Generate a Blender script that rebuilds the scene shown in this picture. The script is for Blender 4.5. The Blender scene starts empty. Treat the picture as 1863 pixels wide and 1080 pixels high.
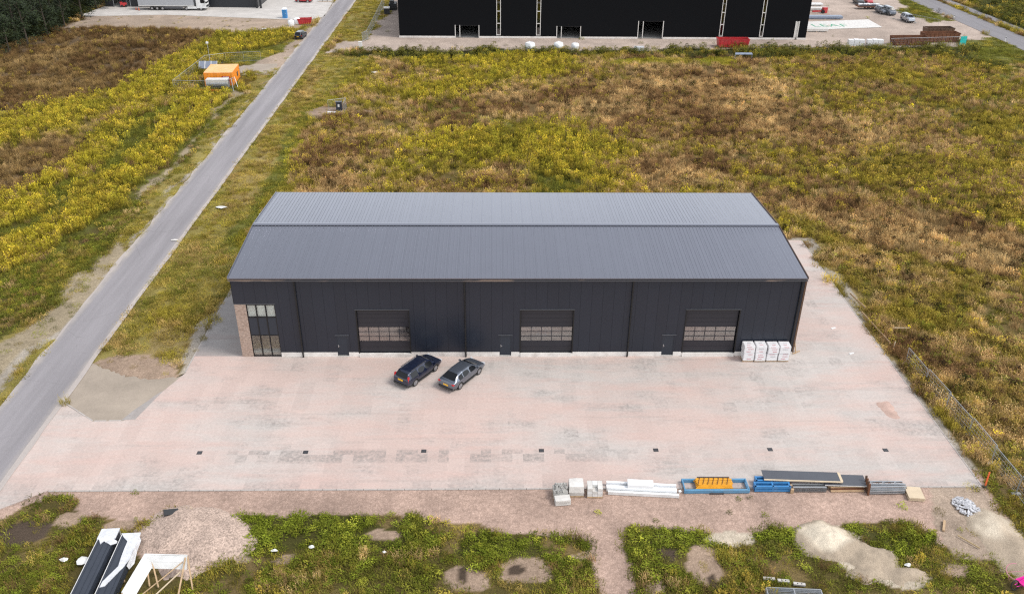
import bpy, bmesh, math, random
import numpy as np
from mathutils import Vector, Matrix, Euler

# ------------------------------------------------------------------ camera, sky, sun, exposure
scene = bpy.context.scene
CAM_LOC = (-2.1735, -67.4529, 44.2651)
PITCH, YAW, ROLL, FOCAL = 0.5124, 0.0223, 0.0104, 1574.42 / 1863 * 36.0
F = Vector((math.sin(YAW) * math.cos(PITCH), math.cos(YAW) * math.cos(PITCH), -math.sin(PITCH)))
Rv = Vector((math.cos(YAW), -math.sin(YAW), 0)); Uv = Rv.cross(F)
R2 = Rv * math.cos(ROLL) + Uv * math.sin(ROLL); U2 = -Rv * math.sin(ROLL) + Uv * math.cos(ROLL)
cam_data = bpy.data.cameras.new('camera'); cam = bpy.data.objects.new('camera', cam_data)
scene.collection.objects.link(cam); scene.camera = cam
cam_data.sensor_width = 36; cam_data.lens = FOCAL; cam_data.clip_start = 0.5; cam_data.clip_end = 3000
cam.matrix_world = Matrix(((R2.x, U2.x, -F.x, CAM_LOC[0]), (R2.y, U2.y, -F.y, CAM_LOC[1]), (R2.z, U2.z, -F.z, CAM_LOC[2]), (0, 0, 0, 1)))

SUN_DIR = Vector((0.92, -0.25, 0.0)).normalized(); SUN_EL = math.radians(52)
world = bpy.data.worlds.new('World'); scene.world = world; world.use_nodes = True
wn = world.node_tree; wn.nodes.clear()
sky = wn.nodes.new('ShaderNodeTexSky'); sky.sky_type = 'NISHITA'; sky.sun_disc = False
sky.sun_elevation = SUN_EL; sky.sun_rotation = math.atan2(SUN_DIR.x, SUN_DIR.y)
sky.air_density = 1.0; sky.dust_density = 0.3; sky.ozone_density = 0.6
hs = wn.nodes.new('ShaderNodeHueSaturation'); hs.inputs['Saturation'].default_value = 0.22
bg = wn.nodes.new('ShaderNodeBackground'); bg.inputs['Strength'].default_value = 0.13
wo = wn.nodes.new('ShaderNodeOutputWorld')
wn.links.new(sky.outputs[0], hs.inputs['Color']); wn.links.new(hs.outputs[0], bg.inputs[0]); wn.links.new(bg.outputs[0], wo.inputs[0])
sun_data = bpy.data.lights.new('sun', 'SUN'); sun_data.energy = 1.2; sun_data.angle = math.radians(20); sun_data.color = (1.0, 0.95, 0.88)
sun = bpy.data.objects.new('sun', sun_data); scene.collection.objects.link(sun)
sv = Vector((SUN_DIR.x * math.cos(SUN_EL), SUN_DIR.y * math.cos(SUN_EL), math.sin(SUN_EL)))
sun.rotation_euler = (-sv).to_track_quat('-Z', 'Y').to_euler()
vs = scene.view_settings; vs.view_transform = 'Standard'; vs.look = 'None'; vs.gamma = 1; vs.use_curve_mapping = False
vs.exposure = 1.12
scene.cycles.use_denoising = False; scene.cycles.filter_width = 1.25; scene.cycles.use_adaptive_sampling = False
scene.cycles.max_bounces = 5; scene.cycles.sample_clamp_indirect = 1.5; scene.cycles.transparent_max_bounces = 12
random.seed(7); rng = np.random.default_rng(11)
COL = scene.collection

# ------------------------------------------------------------------ helpers
class MB:
    """collects boxes, bars, tubes and polygons into one mesh"""
    def __init__(s): s.v = []; s.f = []; s.m = []
    def add(s, vs, fs, mi=0):
        o = len(s.v); s.v += [tuple(v) for v in vs]
        for f in fs: s.f.append([i + o for i in f]); s.m.append(mi)
        return s
    def box(s, a, b, mi=0):
        x0, y0, z0 = a; x1, y1, z1 = b
        return s.add([(x0,y0,z0),(x1,y0,z0),(x1,y1,z0),(x0,y1,z0),(x0,y0,z1),(x1,y0,z1),(x1,y1,z1),(x0,y1,z1)],
                     [(0,3,2,1),(4,5,6,7),(0,1,5,4),(1,2,6,5),(2,3,7,6),(3,0,4,7)], mi)
    def obox(s, c, d, rz=0.0, mi=0, rx=0.0, ry=0.0):
        M = Euler((rx, ry, rz)).to_matrix(); c = Vector(c); h = Vector(d) / 2
        P = [c + M @ Vector((sx*h.x, sy*h.y, sz*h.z)) for sz in (-1,1) for sx, sy in ((-1,-1),(1,-1),(1,1),(-1,1))]
        return s.add(P, [(0,3,2,1),(4,5,6,7),(0,1,5,4),(1,2,6,5),(2,3,7,6),(3,0,4,7)], mi)
    def beam(s, p, q, w, h=None, mi=0):
        p = Vector(p); q = Vector(q); h = h or w; d = (q - p).normalized()
        up = Vector((0,0,1)) if abs(d.z) < .95 else Vector((0,1,0))
        a = d.cross(up).normalized() * w/2; b = a.cross(d).normalized() * h/2
        P = [p-a-b, p+a-b, p+a+b, p-a+b, q-a-b, q+a-b, q+a+b, q-a+b]
        return s.add(P, [(0,1,2,3),(4,7,6,5),(0,4,5,1),(1,5,6,2),(2,6,7,3),(3,7,4,0)], mi)
    def tube(s, p, q, r, n=6, mi=0, r2=None):
        p = Vector(p); q = Vector(q); d = (q - p).normalized(); r2 = r if r2 is None else r2
        up = Vector((0,0,1)) if abs(d.z) < .95 else Vector((0,1,0))
        a = d.cross(up).normalized(); b = a.cross(d).normalized()
        P = []
        for c, rr in ((p, r), (q, r2)):
            for k in range(n):
                t = 2*math.pi*k/n; P.append(c + a*rr*math.cos(t) + b*rr*math.sin(t))
        fs = [(k, (k+1) % n, n+(k+1) % n, n+k) for k in range(n)] + [tuple(range(n))[::-1], tuple(range(n, 2*n))]
        return s.add(P, fs, mi)
    def prism(s, pts, z0, z1, mi=0):
        n = len(pts); a = sum(pts[i][0]*pts[(i+1) % n][1] - pts[(i+1) % n][0]*pts[i][1] for i in range(n))
        if a < 0: pts = pts[::-1]
        P = [(x,y,z0) for x,y in pts] + [(x,y,z1) for x,y in pts]
        return s.add(P, [tuple(range(n))[::-1], tuple(range(n,2*n))] + [(k,(k+1)%n,n+(k+1)%n,n+k) for k in range(n)], mi)
    def mesh(s, name, mats, smooth=False, angle=40):
        me = bpy.data.meshes.new(name); me.from_pydata(s.v, [], s.f)
        for m in (mats if isinstance(mats, (list, tuple)) else [mats]): me.materials.append(m)
        if any(s.m): me.polygons.foreach_set('material_index', s.m)
        if smooth:
            me.polygons.foreach_set('use_smooth', [True]*len(s.f)); me.set_sharp_from_angle(angle=math.radians(angle))
        me.update(); return me
    def build(s, name, mats, parent=None, smooth=False, angle=40):
        return link(name, s.mesh(name, mats, smooth, angle), parent)

def link(name, data, parent=None, loc=None, rz=None):
    o = bpy.data.objects.new(name, data); COL.objects.link(o)
    if parent is not None: o.parent = parent
    if loc is not None: o.location = loc
    if rz is not None: o.rotation_euler = (0, 0, rz)
    return o
def tag(o, label, cat=None, group=None, kind=None):
    o['label'] = label
    if cat: o['category'] = cat
    if group: o['group'] = group
    if kind: o['kind'] = kind
    return o
def thing(name, label, cat, loc=(0,0,0), rz=0.0, group=None):
    return tag(link(name, None, None, loc, rz), label, cat, group)
def structure(o): o['kind'] = 'structure'; return o
def copy_tree(o, parent=None):
    c = o.copy(); COL.objects.link(c); c.parent = parent
    for ch in list(o.children): copy_tree(ch, c)
    return c

# ------------------------------------------------------------------ materials
def nmat(name):
    m = bpy.data.materials.new(name); m.use_nodes = True; nt = m.node_tree
    b = nt.nodes['Principled BSDF']; return m, nt, b
def N(nt, t, **kw):
    n = nt.nodes.new(t)
    for k, v in kw.items():
        if k in n.inputs.keys(): n.inputs[k].default_value = v
        else: setattr(n, k, v)
    return n
def ramp(nt, fac, stops):
    r = nt.nodes.new('ShaderNodeValToRGB'); e = r.color_ramp.elements
    while len(e) < len(stops): e.new(0.5)
    for i, (p, c) in enumerate(stops):
        e[i].position = p; e[i].color = (c[0], c[1], c[2], 1) if not isinstance(c, (int, float)) else (c, c, c, 1)
    nt.links.new(fac, r.inputs[0]); return r.outputs[0]
def mix(nt, fac, a, b, mode='MIX'):
    n = nt.nodes.new('ShaderNodeMix'); n.data_type = 'RGBA'; n.blend_type = mode
    for i, v in ((0, fac), (6, a), (7, b)):
        s = n.inputs[i]
        if isinstance(v, (int, float)): s.default_value = v if i == 0 else (v, v, v, 1)
        elif isinstance(v, (tuple, list)): s.default_value = (v[0], v[1], v[2], 1)
        else: nt.links.new(v, s)
    return n.outputs[2]
def math_n(nt, op, a, b=0.0):
    n = nt.nodes.new('ShaderNodeMath'); n.operation = op
    for s, v in ((n.inputs[0], a), (n.inputs[1], b)):
        if isinstance(v, (int, float)): s.default_value = v
        else: nt.links.new(v, s)
    return n.outputs[0]
def wpos(nt): return nt.nodes.new('ShaderNodeNewGeometry').outputs['Position']
def noise(nt, co, scale, detail=4, rough=0.55, dims='3D'):
    n = nt.nodes.new('ShaderNodeTexNoise'); n.inputs['Scale'].default_value = scale; n.inputs['Detail'].default_value = detail
    n.inputs['Roughness'].default_value = rough; nt.links.new(co, n.inputs['Vector']); return n.outputs['Fac']
def bump(nt, b, h, strength, dist):
    n = nt.nodes.new('ShaderNodeBump'); n.inputs['Strength'].default_value = strength; n.inputs['Distance'].default_value = dist
    nt.links.new(h, n.inputs['Height']); nt.links.new(n.outputs[0], b.inputs['Normal'])
def M(name, col, rough=0.6, metal=0.0, var=0.18, scale=1.5, dirt=0.0, dirtcol=(.32,.27,.23), bmp=0.0, spec=0.5, coat=0.0):
    """plain surface with worn, slightly uneven colour"""
    m, nt, b = nmat(name); p = wpos(nt)
    n1 = noise(nt, p, scale, 5); n2 = noise(nt, p, scale*9, 3)
    f = math_n(nt, 'ADD', math_n(nt, 'MULTIPLY', n1, .65), math_n(nt, 'MULTIPLY', n2, .35))
    c = ramp(nt, f, [(0.3, tuple(x*(1-var) for x in col)), (0.7, tuple(min(1, x*(1+var)) for x in col))])
    if dirt > 0:
        d = ramp(nt, noise(nt, p, scale*0.7, 6, .65), [(0.5, 0.0), (0.75, dirt)])
        c = mix(nt, d, c, dirtcol)
    nt.links.new(c, b.inputs['Base Color'])
    nt.links.new(ramp(nt, n2, [(0.3, max(.03, rough-.08)), (0.7, min(1, rough+.08))]), b.inputs['Roughness'])
    b.inputs['Metallic'].default_value = metal; b.inputs['Specular IOR Level'].default_value = spec
    if coat: b.inputs['Coat Weight'].default_value = coat; b.inputs['Coat Roughness'].default_value = .05
    if bmp: bump(nt, b, n2, bmp, .02)
    return m
def glass_mat(name, refl=0.25, tint=(.75,.8,.8), rough=.02):
    m, nt, b = nmat(name); nt.nodes.remove(b)
    t = N(nt, 'ShaderNodeBsdfTransparent'); t.inputs[0].default_value = (*tint, 1)
    g = N(nt, 'ShaderNodeBsdfGlossy'); g.inputs['Roughness'].default_value = rough; g.inputs[0].default_value = (.95,.95,.95,1)
    x = N(nt, 'ShaderNodeMixShader'); x.inputs[0].default_value = refl
    nt.links.new(t.outputs[0], x.inputs[1]); nt.links.new(g.outputs[0], x.inputs[2])
    nt.links.new(x.outputs[0], nt.nodes['Material Output'].inputs[0]); return m

MAT = {}
MAT['white'] = M('white_paint', (.70,.70,.69), .5, dirt=.25)
MAT['white_plastic'] = M('white_plastic', (.80,.81,.82), .35, var=.06)
MAT['offwhite'] = M('weathered_white', (.62,.60,.57), .6, dirt=.35)
MAT['black'] = M('black_paint', (.012,.013,.016), .5)
MAT['rubber'] = M('rubber', (.02,.02,.02), .85)
MAT['dark_plastic'] = M('dark_plastic', (.025,.026,.028), .55)
MAT['grey_metal'] = M('galvanised_steel', (.38,.40,.42), .42, .55, dirt=.2)
MAT['dark_metal'] = M('dark_steel', (.10,.10,.11), .5, .4)
MAT['alloy'] = M('alloy_wheel', (.45,.45,.47), .3, .9)
MAT['concrete'] = M('pale_concrete', (.50,.48,.45), .85, dirt=.4, bmp=.3)
MAT['concrete_grey'] = M('grey_concrete', (.34,.33,.31), .9, dirt=.3, bmp=.4, var=.3)
MAT['plinth'] = M('plinth_concrete', (.72,.69,.65), .8, dirt=.55, dirtcol=(.40,.34,.30))
MAT['timber'] = M('raw_timber', (.46,.32,.19), .75, var=.3, scale=3)
MAT['plywood'] = M('pale_plywood', (.58,.47,.33), .7, var=.12)
MAT['red'] = M('red_paint', (.45,.025,.03), .45, dirt=.25)
MAT['orange'] = M('orange_paint', (.78,.27,.025), .45, dirt=.15)
MAT['orange_red'] = M('orange_red_plastic', (.62,.11,.03), .5)
MAT['yellow'] = M('yellow_paint', (.74,.36,.03), .5, dirt=.3, dirtcol=(.3,.15,.05))
MAT['blue'] = M('blue_paint', (.035,.20,.46), .45, dirt=.3, dirtcol=(.2,.28,.35))
MAT['blue_light'] = M('faded_blue_paint', (.10,.26,.42), .5, dirt=.35, dirtcol=(.3,.3,.3))
MAT['toilet_blue'] = M('blue_plastic', (.05,.25,.55), .4)
MAT['pink'] = M('pink_plastic', (.72,.03,.35), .4)
MAT['turquoise'] = M('turquoise_paint', (.02,.45,.42), .5)
MAT['rust'] = M('rusty_steel', (.16,.065,.03), .85, .1, var=.4, scale=1.0, dirt=.5, dirtcol=(.06,.03,.02))
MAT['slate'] = M('dark_sheet', (.075,.08,.095), .45, var=.12)
MAT['panel_blue'] = M('anthracite_panel', (.035,.042,.058), .35, var=.12)
MAT['film'] = M('white_wrap_film', (.62,.63,.66), .25, var=.22, bmp=1.0, scale=2.5)
MAT['copper'] = M('brown_trim', (.12,.07,.045), .45, .3)
MAT['plate'] = M('yellow_number_plate', (.75,.42,.03), .4, var=.04)
MAT['lamp_red'] = M('red_lamp_lens', (.5,.02,.025), .15, var=.05)
MAT['lamp_clear'] = M('clear_lamp_lens', (.6,.62,.65), .1, var=.05)
MAT['carglass'] = M('car_glass', (.006,.007,.009), .06, var=.02, spec=.35)
MAT['chrome'] = M('bright_trim', (.55,.56,.58), .18, .95, var=.03)
MAT['solar'] = M('solar_cells', (.24,.27,.34), .2, .2, var=.15, scale=6)
MAT['straw'] = M('straw', (.40,.30,.16), .9)
MAT['sheet_blue'] = M('grey_blue_sheet', (.24,.28,.36), .4, .3)
def paint(name, col, metal=.4): return M(name, col, .28, metal, var=.05, coat=.8, dirt=.08, dirtcol=(.3,.28,.26))
MAT['navy'] = paint('navy_car_paint', (.012,.018,.045)); MAT['grey_car'] = paint('grey_car_paint', (.15,.17,.21), .7)
MAT['black_car'] = paint('black_car_paint', (.012,.012,.014)); MAT['slate_car'] = paint('slate_car_paint', (.07,.085,.11))
MAT['red_car'] = paint('red_car_paint', (.45,.02,.03), .1); MAT['silver_car'] = paint('silver_car_paint', (.34,.36,.40), .6)
MAT['pane'] = glass_mat('door_pane', .27, (.8,.76,.74)); MAT['window'] = glass_mat('office_glass', .10, (.93,.96,.95))

# ------------------------------------------------------------------ noise and land-cover map (world metres)
def vnoise(x, y, size, seed):
    x = np.asarray(x)/size; y = np.asarray(y)/size
    xi = np.floor(x).astype(np.int64); yi = np.floor(y).astype(np.int64); fx = x-xi; fy = y-yi
    fx = fx*fx*(3-2*fx); fy = fy*fy*(3-2*fy)
    def h(a, b):
        n = (a*374761393 + b*668265263 + seed*974711) & 0x7fffffff
        n = ((n ^ (n >> 13))*1274126177) & 0x7fffffff
        return ((n ^ (n >> 16)) & 0xffff)/65535.0
    return (h(xi,yi)*(1-fx)+h(xi+1,yi)*fx)*(1-fy) + (h(xi,yi+1)*(1-fx)+h(xi+1,yi+1)*fx)*fy
def fbm(x, y, size, seed, oct=4):
    t = 0; a = .5; s = 0
    for k in range(oct): t = t + a*vnoise(x, y, size/2**k, seed+17*k); s += a; a *= .5
    return t/s
def inpoly(x, y, poly):
    r = np.zeros(x.shape, bool); n = len(poly); j = n-1
    px = [p[0] for p in poly]; py = [p[1] for p in poly]
    for i in range(n):
        c = ((py[i] > y) != (py[j] > y)) & (x < (px[j]-px[i])*(y-py[i])/((py[j]-py[i]) or 1e-9)+px[i])
        r ^= c; j = i
    return r

# cover types: ground colour
COVER = {'mixed':(.12,.095,.045),'brown':(.14,.097,.056),'browndark':(.105,.072,.042),'yellow':(.085,.078,.026),'olive':(.095,.09,.03),'rough':(.135,.105,.056),
 'green':(.10,.105,.038),'verge':(.23,.20,.09),'dryverge':(.25,.20,.12),'sandverge':(.30,.245,.165),'bare':(.315,.23,.17),'gravel':(.385,.275,.222),
 'weeds':(.06,.06,.022),'weeds_olive':(.085,.072,.033),'mud':(.075,.055,.042),'dirt':(.34,.265,.205),'faryard':(.40,.325,.275),'hedge':(.05,.055,.025),
 'wood':(.03,.032,.016),'greenlow':(.13,.135,.045),'brightlow':(.15,.15,.03),'sand':(.46,.395,.31),'kerbside':(.34,.30,.25),'thinweeds':(.15,.115,.07)}
for _n in ('mixed','brown','yellow','olive','rough','green','verge','weeds','weeds_olive','hedge','greenlow','brightlow','thinweeds','dryverge'): COVER[_n] = (COVER[_n][0], COVER[_n][1]*.96, COVER[_n][2]*.7)
NAMES = list(COVER); IDX = {n:i for i,n in enumerate(NAMES)}
ZONES = [  # (cover, outline in metres), later ones on top
 ('browndark', [(-119.42,130.84),(-101.47,142.74),(-61.26,131.13),(-64.89,107.68),(-68.56,88),(-70.95,70.44),(-75.42,47.06)]),
 ('green', [(-53.99,103.62),(-58.42,78.12),(-65.3,61.03),(-61.59,43.06),(-68.03,30.46),(-48.46,-6.05),(-47.02,12.44),(-46.88,43.14),(-45.43,78.29)]),
 ('yellow', [(-63.68,131.08),(-46.85,132.57),(-45.04,114.84),(-56.7,105.68),(-58.22,86.4),(-63.04,78.06),(-67.69,73.41),(-71.68,62.25),(-77.69,51.38),(-84.71,64.76),(-76.86,77.89),(-70.81,86.22),(-68.15,107.62)]),
 ('browndark', [(-76.54,49.19),(-71.36,59.71),(-65.3,61.03),(-63.42,52.61),(-64.07,42.07),(-67.57,32.11)]),
 ('yellow', [(-63.77,57.31),(-62.49,76.51),(-59.61,73.5),(-59.61,63.67),(-58.56,49.31),(-60.2,38.29),(-59.5,32.14),(-63.95,22.85),(-69.82,33.8),(-63.18,40.15)]),
 ('yellow', [(-56.77,86.42),(-49.02,84.81),(-47.86,77.63),(-49.92,59.9),(-48.99,47.23),(-49.98,35.62),(-52.1,25.8),(-53.32,18.72),(-57.75,11.28),(-63.95,22.85),(-56.93,26.55),(-56.49,32.99),(-58.52,40.17),(-54.68,47.19),(-55.18,53.82),(-56.28,66.39)]),
 ('weeds_olive', [(-47.29,78.26),(-46.88,43.14),(-48.01,16.12),(-50.25,-2.72),(-56.54,9.02),(-52.72,17.4),(-51.47,24.31),(-49.33,33.87),(-48.3,45.15)]),
 ('verge', [(-45.45,138.26),(-37.11,150.7),(-38.62,101.82),(-38.62,48.36),(-40.05,24.33),(-41.83,-18.42),(-49.79,-3.58),(-47.36,17.4),(-47.2,35.63),(-46.41,76.71),(-47.81,117.15)]),
 ('greenlow', [(-54.64,114.65),(-43.39,127.27),(-43.13,119.66),(-47.87,114.78),(-49.45,107.1),(-56.35,104.41)]),
 ('sandverge', [(-46.93,26.57),(-47.13,22.15),(-47.65,11.27),(-48.82,-3.58),(-45.13,-10.62),(-44.59,0.85),(-44.54,7.9),(-45.09,20.07)]),
 ('sandverge', [(-48.98,86.54),(-47.52,86.56),(-47.74,58.18),(-47.21,44.14),(-47.58,34.75),(-48.56,36.52),(-48.58,48.3),(-48.51,66.47)]),
 ('kerbside', [(-43.47,174.57),(-44.35,174.55),(-44.19,84.88),(-44.59,49.84),(-45.03,25.81),(-45.16,6.83),(-45.98,-7.25),(-44.62,-9.9),(-44.43,2.76),(-44.39,25.82),(-44.05,53.91)]),
 ('dirt', [(-52.06,104.49),(-46.1,117.18),(-44.92,135.41),(-41.53,141.3),(-44.71,100.49),(-50.62,98.78)]),
 ('verge', [(-36.77,115.01),(-29.98,112.82),(-30.89,75.35),(-32.55,69.43),(-31.92,49.49),(-31.32,30.57),(-29.92,13.62),(-30.14,0.34),(-33.39,-3.65),(-40.4,-1.89),(-43.54,49.41),(-41.52,117.28)]),
 ('dryverge', [(-37.4,103.91),(-35.08,99.85),(-33.71,70.86),(-34.94,63.91),(-33.94,43.21),(-34.66,33.06),(-36.57,28.94),(-37.43,35.67),(-37.5,51.67)]),
 ('greenlow', [(-34.15,70.85),(-32.08,71.75),(-31.8,58.81),(-31.03,32.23),(-31.39,22.89),(-32.77,18.72),(-33.59,28.94),(-33.76,47.32)]),
 ('brightlow', [(-30.76,112.81),(-29.19,112.84),(-29.72,73.85),(-29.61,65.3),(-29.99,40.3),(-30.9,26.6),(-30.68,20.08),(-31.9,22.89),(-31.96,39.35),(-32.02,66.64)]),
 ('dryverge', [(-34.22,4.72),(-29.58,11.25),(-30.28,0.8),(-30.82,-1.03),(-34.45,0.82)]),
 ('bare', [(-38.47,-0.55),(-36.48,0.82),(-32.86,0.62),(-31.07,-1.03),(-30.59,-4.08),(-34.05,-4.49),(-36.86,-2.78)]),
 ('hedge', [(-36.16,112.7),(-18.68,120.18),(21.48,121.53),(105,130.64),(107.41,125.4),(103.81,104.3),(102.3,94.25),(98.36,94.19),(76.6,109.44),(43.41,112.88),(14.89,113.71),(-17.92,110.34)]),
 ('yellow', [(-19.63,110.75),(9.17,113.59),(15.83,111.44),(13.98,102.73),(-2.24,96.44),(-3.73,87.18),(-5.12,81.39),(-11.69,78.71),(-15.25,88.79),(-18.77,92.38)]),
 ('brightlow', [(19.47,108.38),(44.56,112.9),(45.41,104.54),(29.5,98.13),(22.52,101.64)]),
 ('brown', [(17.45,104.89),(44.55,103.27),(49.48,93.43),(53.33,79.53),(54.64,62.12),(47.85,43.65),(38.95,30.76),(32.54,37.76),(23.44,43.52),(21.74,61.82),(10.47,71.34)]),
 ('brown', [(-4.35,98.37),(6.31,100.55),(12.01,79.01),(10.47,71.34),(3.25,72.74),(-6.02,78.78)]),
 ('dryverge', [(4.13,71.86),(13.28,72.26),(13.85,68.79),(4.88,68.13)]),
 ('yellow', [(-2.23,66.39),(6.78,70.43),(15.01,63.06),(20.22,52.08),(21.96,39.59),(5.06,39.14),(2.42,47.55),(-5.37,49.66),(-14.55,47.02),(-15.8,56.49),(-12.61,64.13)]),
 ('olive', [(54.32,110.82),(89.23,117.54),(102.3,94.25),(60.8,20.14),(52.83,30.8),(50.92,43.67),(55.52,62.13),(54.94,84.54)]),
 ('rough', [(33.83,27.51),(44.91,39.7),(50.82,36),(63.24,24.49),(36.97,-22.41),(37.18,-19.29),(36.83,-0.36),(35.53,24.45)]),
 ('brown', [(40.96,43.62),(49.75,40.69),(54.23,30.8),(61.6,26.01),(54.9,13.56),(47.45,18.75),(39.47,24.45),(36.88,30.76)]),
 ('greenlow', [(-11.69,78.71),(-7.97,80.37),(2.24,69.24),(12,58.68),(10.95,56.23),(0.38,64.79)]),
 ('green', [(2.82,47.98),(6.27,47.15),(13.46,39.18),(2.14,39.12)]),
 ('bare', [(-32.53,73.22),(-30.33,77.53),(-26.29,75.41),(-20.34,75.79),(-21.34,72.46),(-27.49,71.22),(-28.91,68.9),(-31.48,69.44)]),
 ('dryverge', [(33.27,25.65),(35.68,24.9),(35.89,11.17),(35.8,-0.36),(34.32,-3.94),(34.7,3.53),(34.94,18.75)]),
 ('kerbside', [(34.0,-19),(35.35,-19),(34.95,25.6),(33.8,25.6)]), ('kerbside', [(-30.75,25),(-29.5,25),(-29.5,-3),(-30.6,-3)]), ('kerbside', [(-31,25.7),(35,25.7),(35,24.5),(-31,24.5)]),
 # round the far warehouse and beyond
 ('faryard', [(-31.32,131.84),(-33.39,196.83),(125.21,233.92),(113.72,170.37),(111.99,150.88),(115.31,141.08),(103.99,130.61),(101.2,123.22),(86.5,122.4),(21.15,118.57),(-18.42,116.8),(-32.27,116.99),(-36.92,114.54),(-36.8,122.28)]),
 ('verge', [(-42.57,205.89),(-33.25,206.26),(-29.11,150.92),(-30,124.45),(-36.9,125.85)]),
 ('greenlow', [(116.68,212.09),(127.15,212.49),(111.28,161.6),(111.29,150.86),(103.34,146.85),(102.56,154.54)]),
 ('greenlow', [(103.99,130.61),(111.63,136.34),(111.68,110.99),(92.55,76.83),(100.11,102.15)]),
 ('wood', [(-206.38,219.61),(-114.91,203.08),(-102.14,162.34),(-102.23,141.52),(-101.49,123.38),(-108.12,113.57),(-122.07,90.78)]),
 ('dirt', [(-102.1,139.75),(-98.94,154.2),(-47.02,146.63),(-42.43,150.55),(-44.09,141.23),(-49.89,135.29),(-61.54,132.22),(-77.61,136.31),(-100.25,136.89)]),
 ('hedge', [(133.45,202.99),(198.41,205.39),(118.75,87.16),(117.58,129.84)]),
 # foreground
 ('weeds_olive', [(-41.21,-19.58),(-36.17,-16.04),(35.65,-15.88),(37.18,-19.29),(38.95,-22.42),(30.39,-36.96),(-32.26,-36.28)]),
 ('gravel', [(-39.83,-20.71),(-36.17,-16.04),(35.65,-15.88),(34.74,-18.98),(34.43,-23.45),(33.32,-26.46),(32.24,-22.37),(29.44,-24.95),(27.99,-23.92),(27.86,-21.51),(23.03,-21.64),(19.26,-22.26),(17.33,-22.14),(16.5,-23.04),(14.56,-23.81),(13.29,-22.65),(7.39,-21.74),(6.78,-24.26),(7.33,-26.23),(6.46,-29.84),(4.27,-36.68),(2.73,-36.66),(4.77,-29.4),(4.52,-26.68),(4.66,-23.47),(1.63,-22.92),(-2.22,-22.36),(-6.96,-20.85),(-18.03,-20.54),(-22.03,-20.29),(-26.07,-19.98),(-27.18,-21.08),(-32.09,-20.66),(-33.27,-18.78),(-34.87,-18.59),(-36.73,-19.9),(-38.57,-23.11)]),
 ('weeds', [(-21.96,-20.29),(-15.67,-20.56),(-7.38,-20.51),(-6.13,-21.63),(-2.22,-22.73),(4.56,-23.73),(4.52,-26.68),(4.77,-29.4),(2.73,-36.66),(-19.74,-36.42),(-22,-26.91),(-19.51,-23.27)]),
 ('weeds_olive', [(-22.28,-24.76),(-15.01,-24.07),(-5.97,-24.4),(4.25,-25.72),(4.77,-29.4),(2.73,-36.66),(-19.74,-36.42)]),
 ('weeds', [(7.56,-21.9),(13.27,-22.75),(14.56,-23.81),(16.84,-22.51),(19.18,-22.53),(19.86,-26.34),(24.18,-28.47),(20.72,-36.86),(4.27,-36.68),(6.58,-28.98),(7.4,-26.23),(6.85,-24.26)]),
 ('weeds_olive', [(7.47,-25.26),(12.92,-24.31),(17.63,-23.84),(19.86,-26.34),(24.18,-28.47),(20.72,-36.86),(4.27,-36.68),(6.58,-28.98)]),
 ('weeds', [(22.99,-21.75),(27.17,-23.13),(28.97,-22.61),(28.34,-24.44),(25.65,-24.92),(24.15,-23.89)]),
 ('dirt', [(30.72,-17.74),(34.59,-18.01),(34.11,-24.99),(32.81,-27.41),(31.47,-25.47),(28.83,-25.45),(29.09,-22.34)]),
 ('weeds_olive', [(24.66,-27.33),(27.27,-26.41),(29.27,-26.9),(31.22,-25.96),(35.2,-28.8),(30.39,-36.96),(20.72,-36.86)]),
]
ELL = [  # (cover, centre x, y, radii)
 ('bare',)+(-4.22,-26.61,1.30,1.04), ('mud',)+(-4.23,-26.23,0.36,0.81), ('bare',)+(-0.2,-26.17,1.91,1.05), ('mud',)+(-1.12,-26.06,0.58,0.33), ('bare',)+(-9.93,-22.46,1.31,0.53),
 ('thinweeds',)+(-4.94,-22.07,2.33,0.64), ('bare',)+(12.03,-25.79,1.26,1.74), ('mud',)+(12.27,-27.22,0.37,0.75), 
 ('mud',)+(-35.11,-22.1,1.72,1.17), ('bare',)+(-32.71,-21.04,1.01,0.77), ('bare',)+(-28.61,-21.61,1.39,0.54), ('bare',)+(3.78,-24.73,1.12,0.50), ('thinweeds',)+(2.31,-24.22,1.52,0.61),
 ('sand',)+(21.36,-23.61,2.39,1.97), ('sand',)+(23.23,-25.3,2.33,1.48), ('sand',)+(25.11,-26.68,1.77,0.86), ('sand',)+(33.33,-23.71,1.74,2.87), ('gravel',)+(-23.19,-22.72,3.81,2.74), 
 ('sand',)+(14.31,-23.29,1.73,0.73), ('bare',)+(28.75,-26.42,0.96,0.57), ('dirt',)+(-19.38,-24.54,0.74,0.39), ('bare',)+(-16.3,-25.06,0.66,0.39), 
 ('mud',)+(9.61,-24.78,0.53,0.79), ('bare',)+(8.24,-27.42,0.73,0.65),
]
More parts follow.
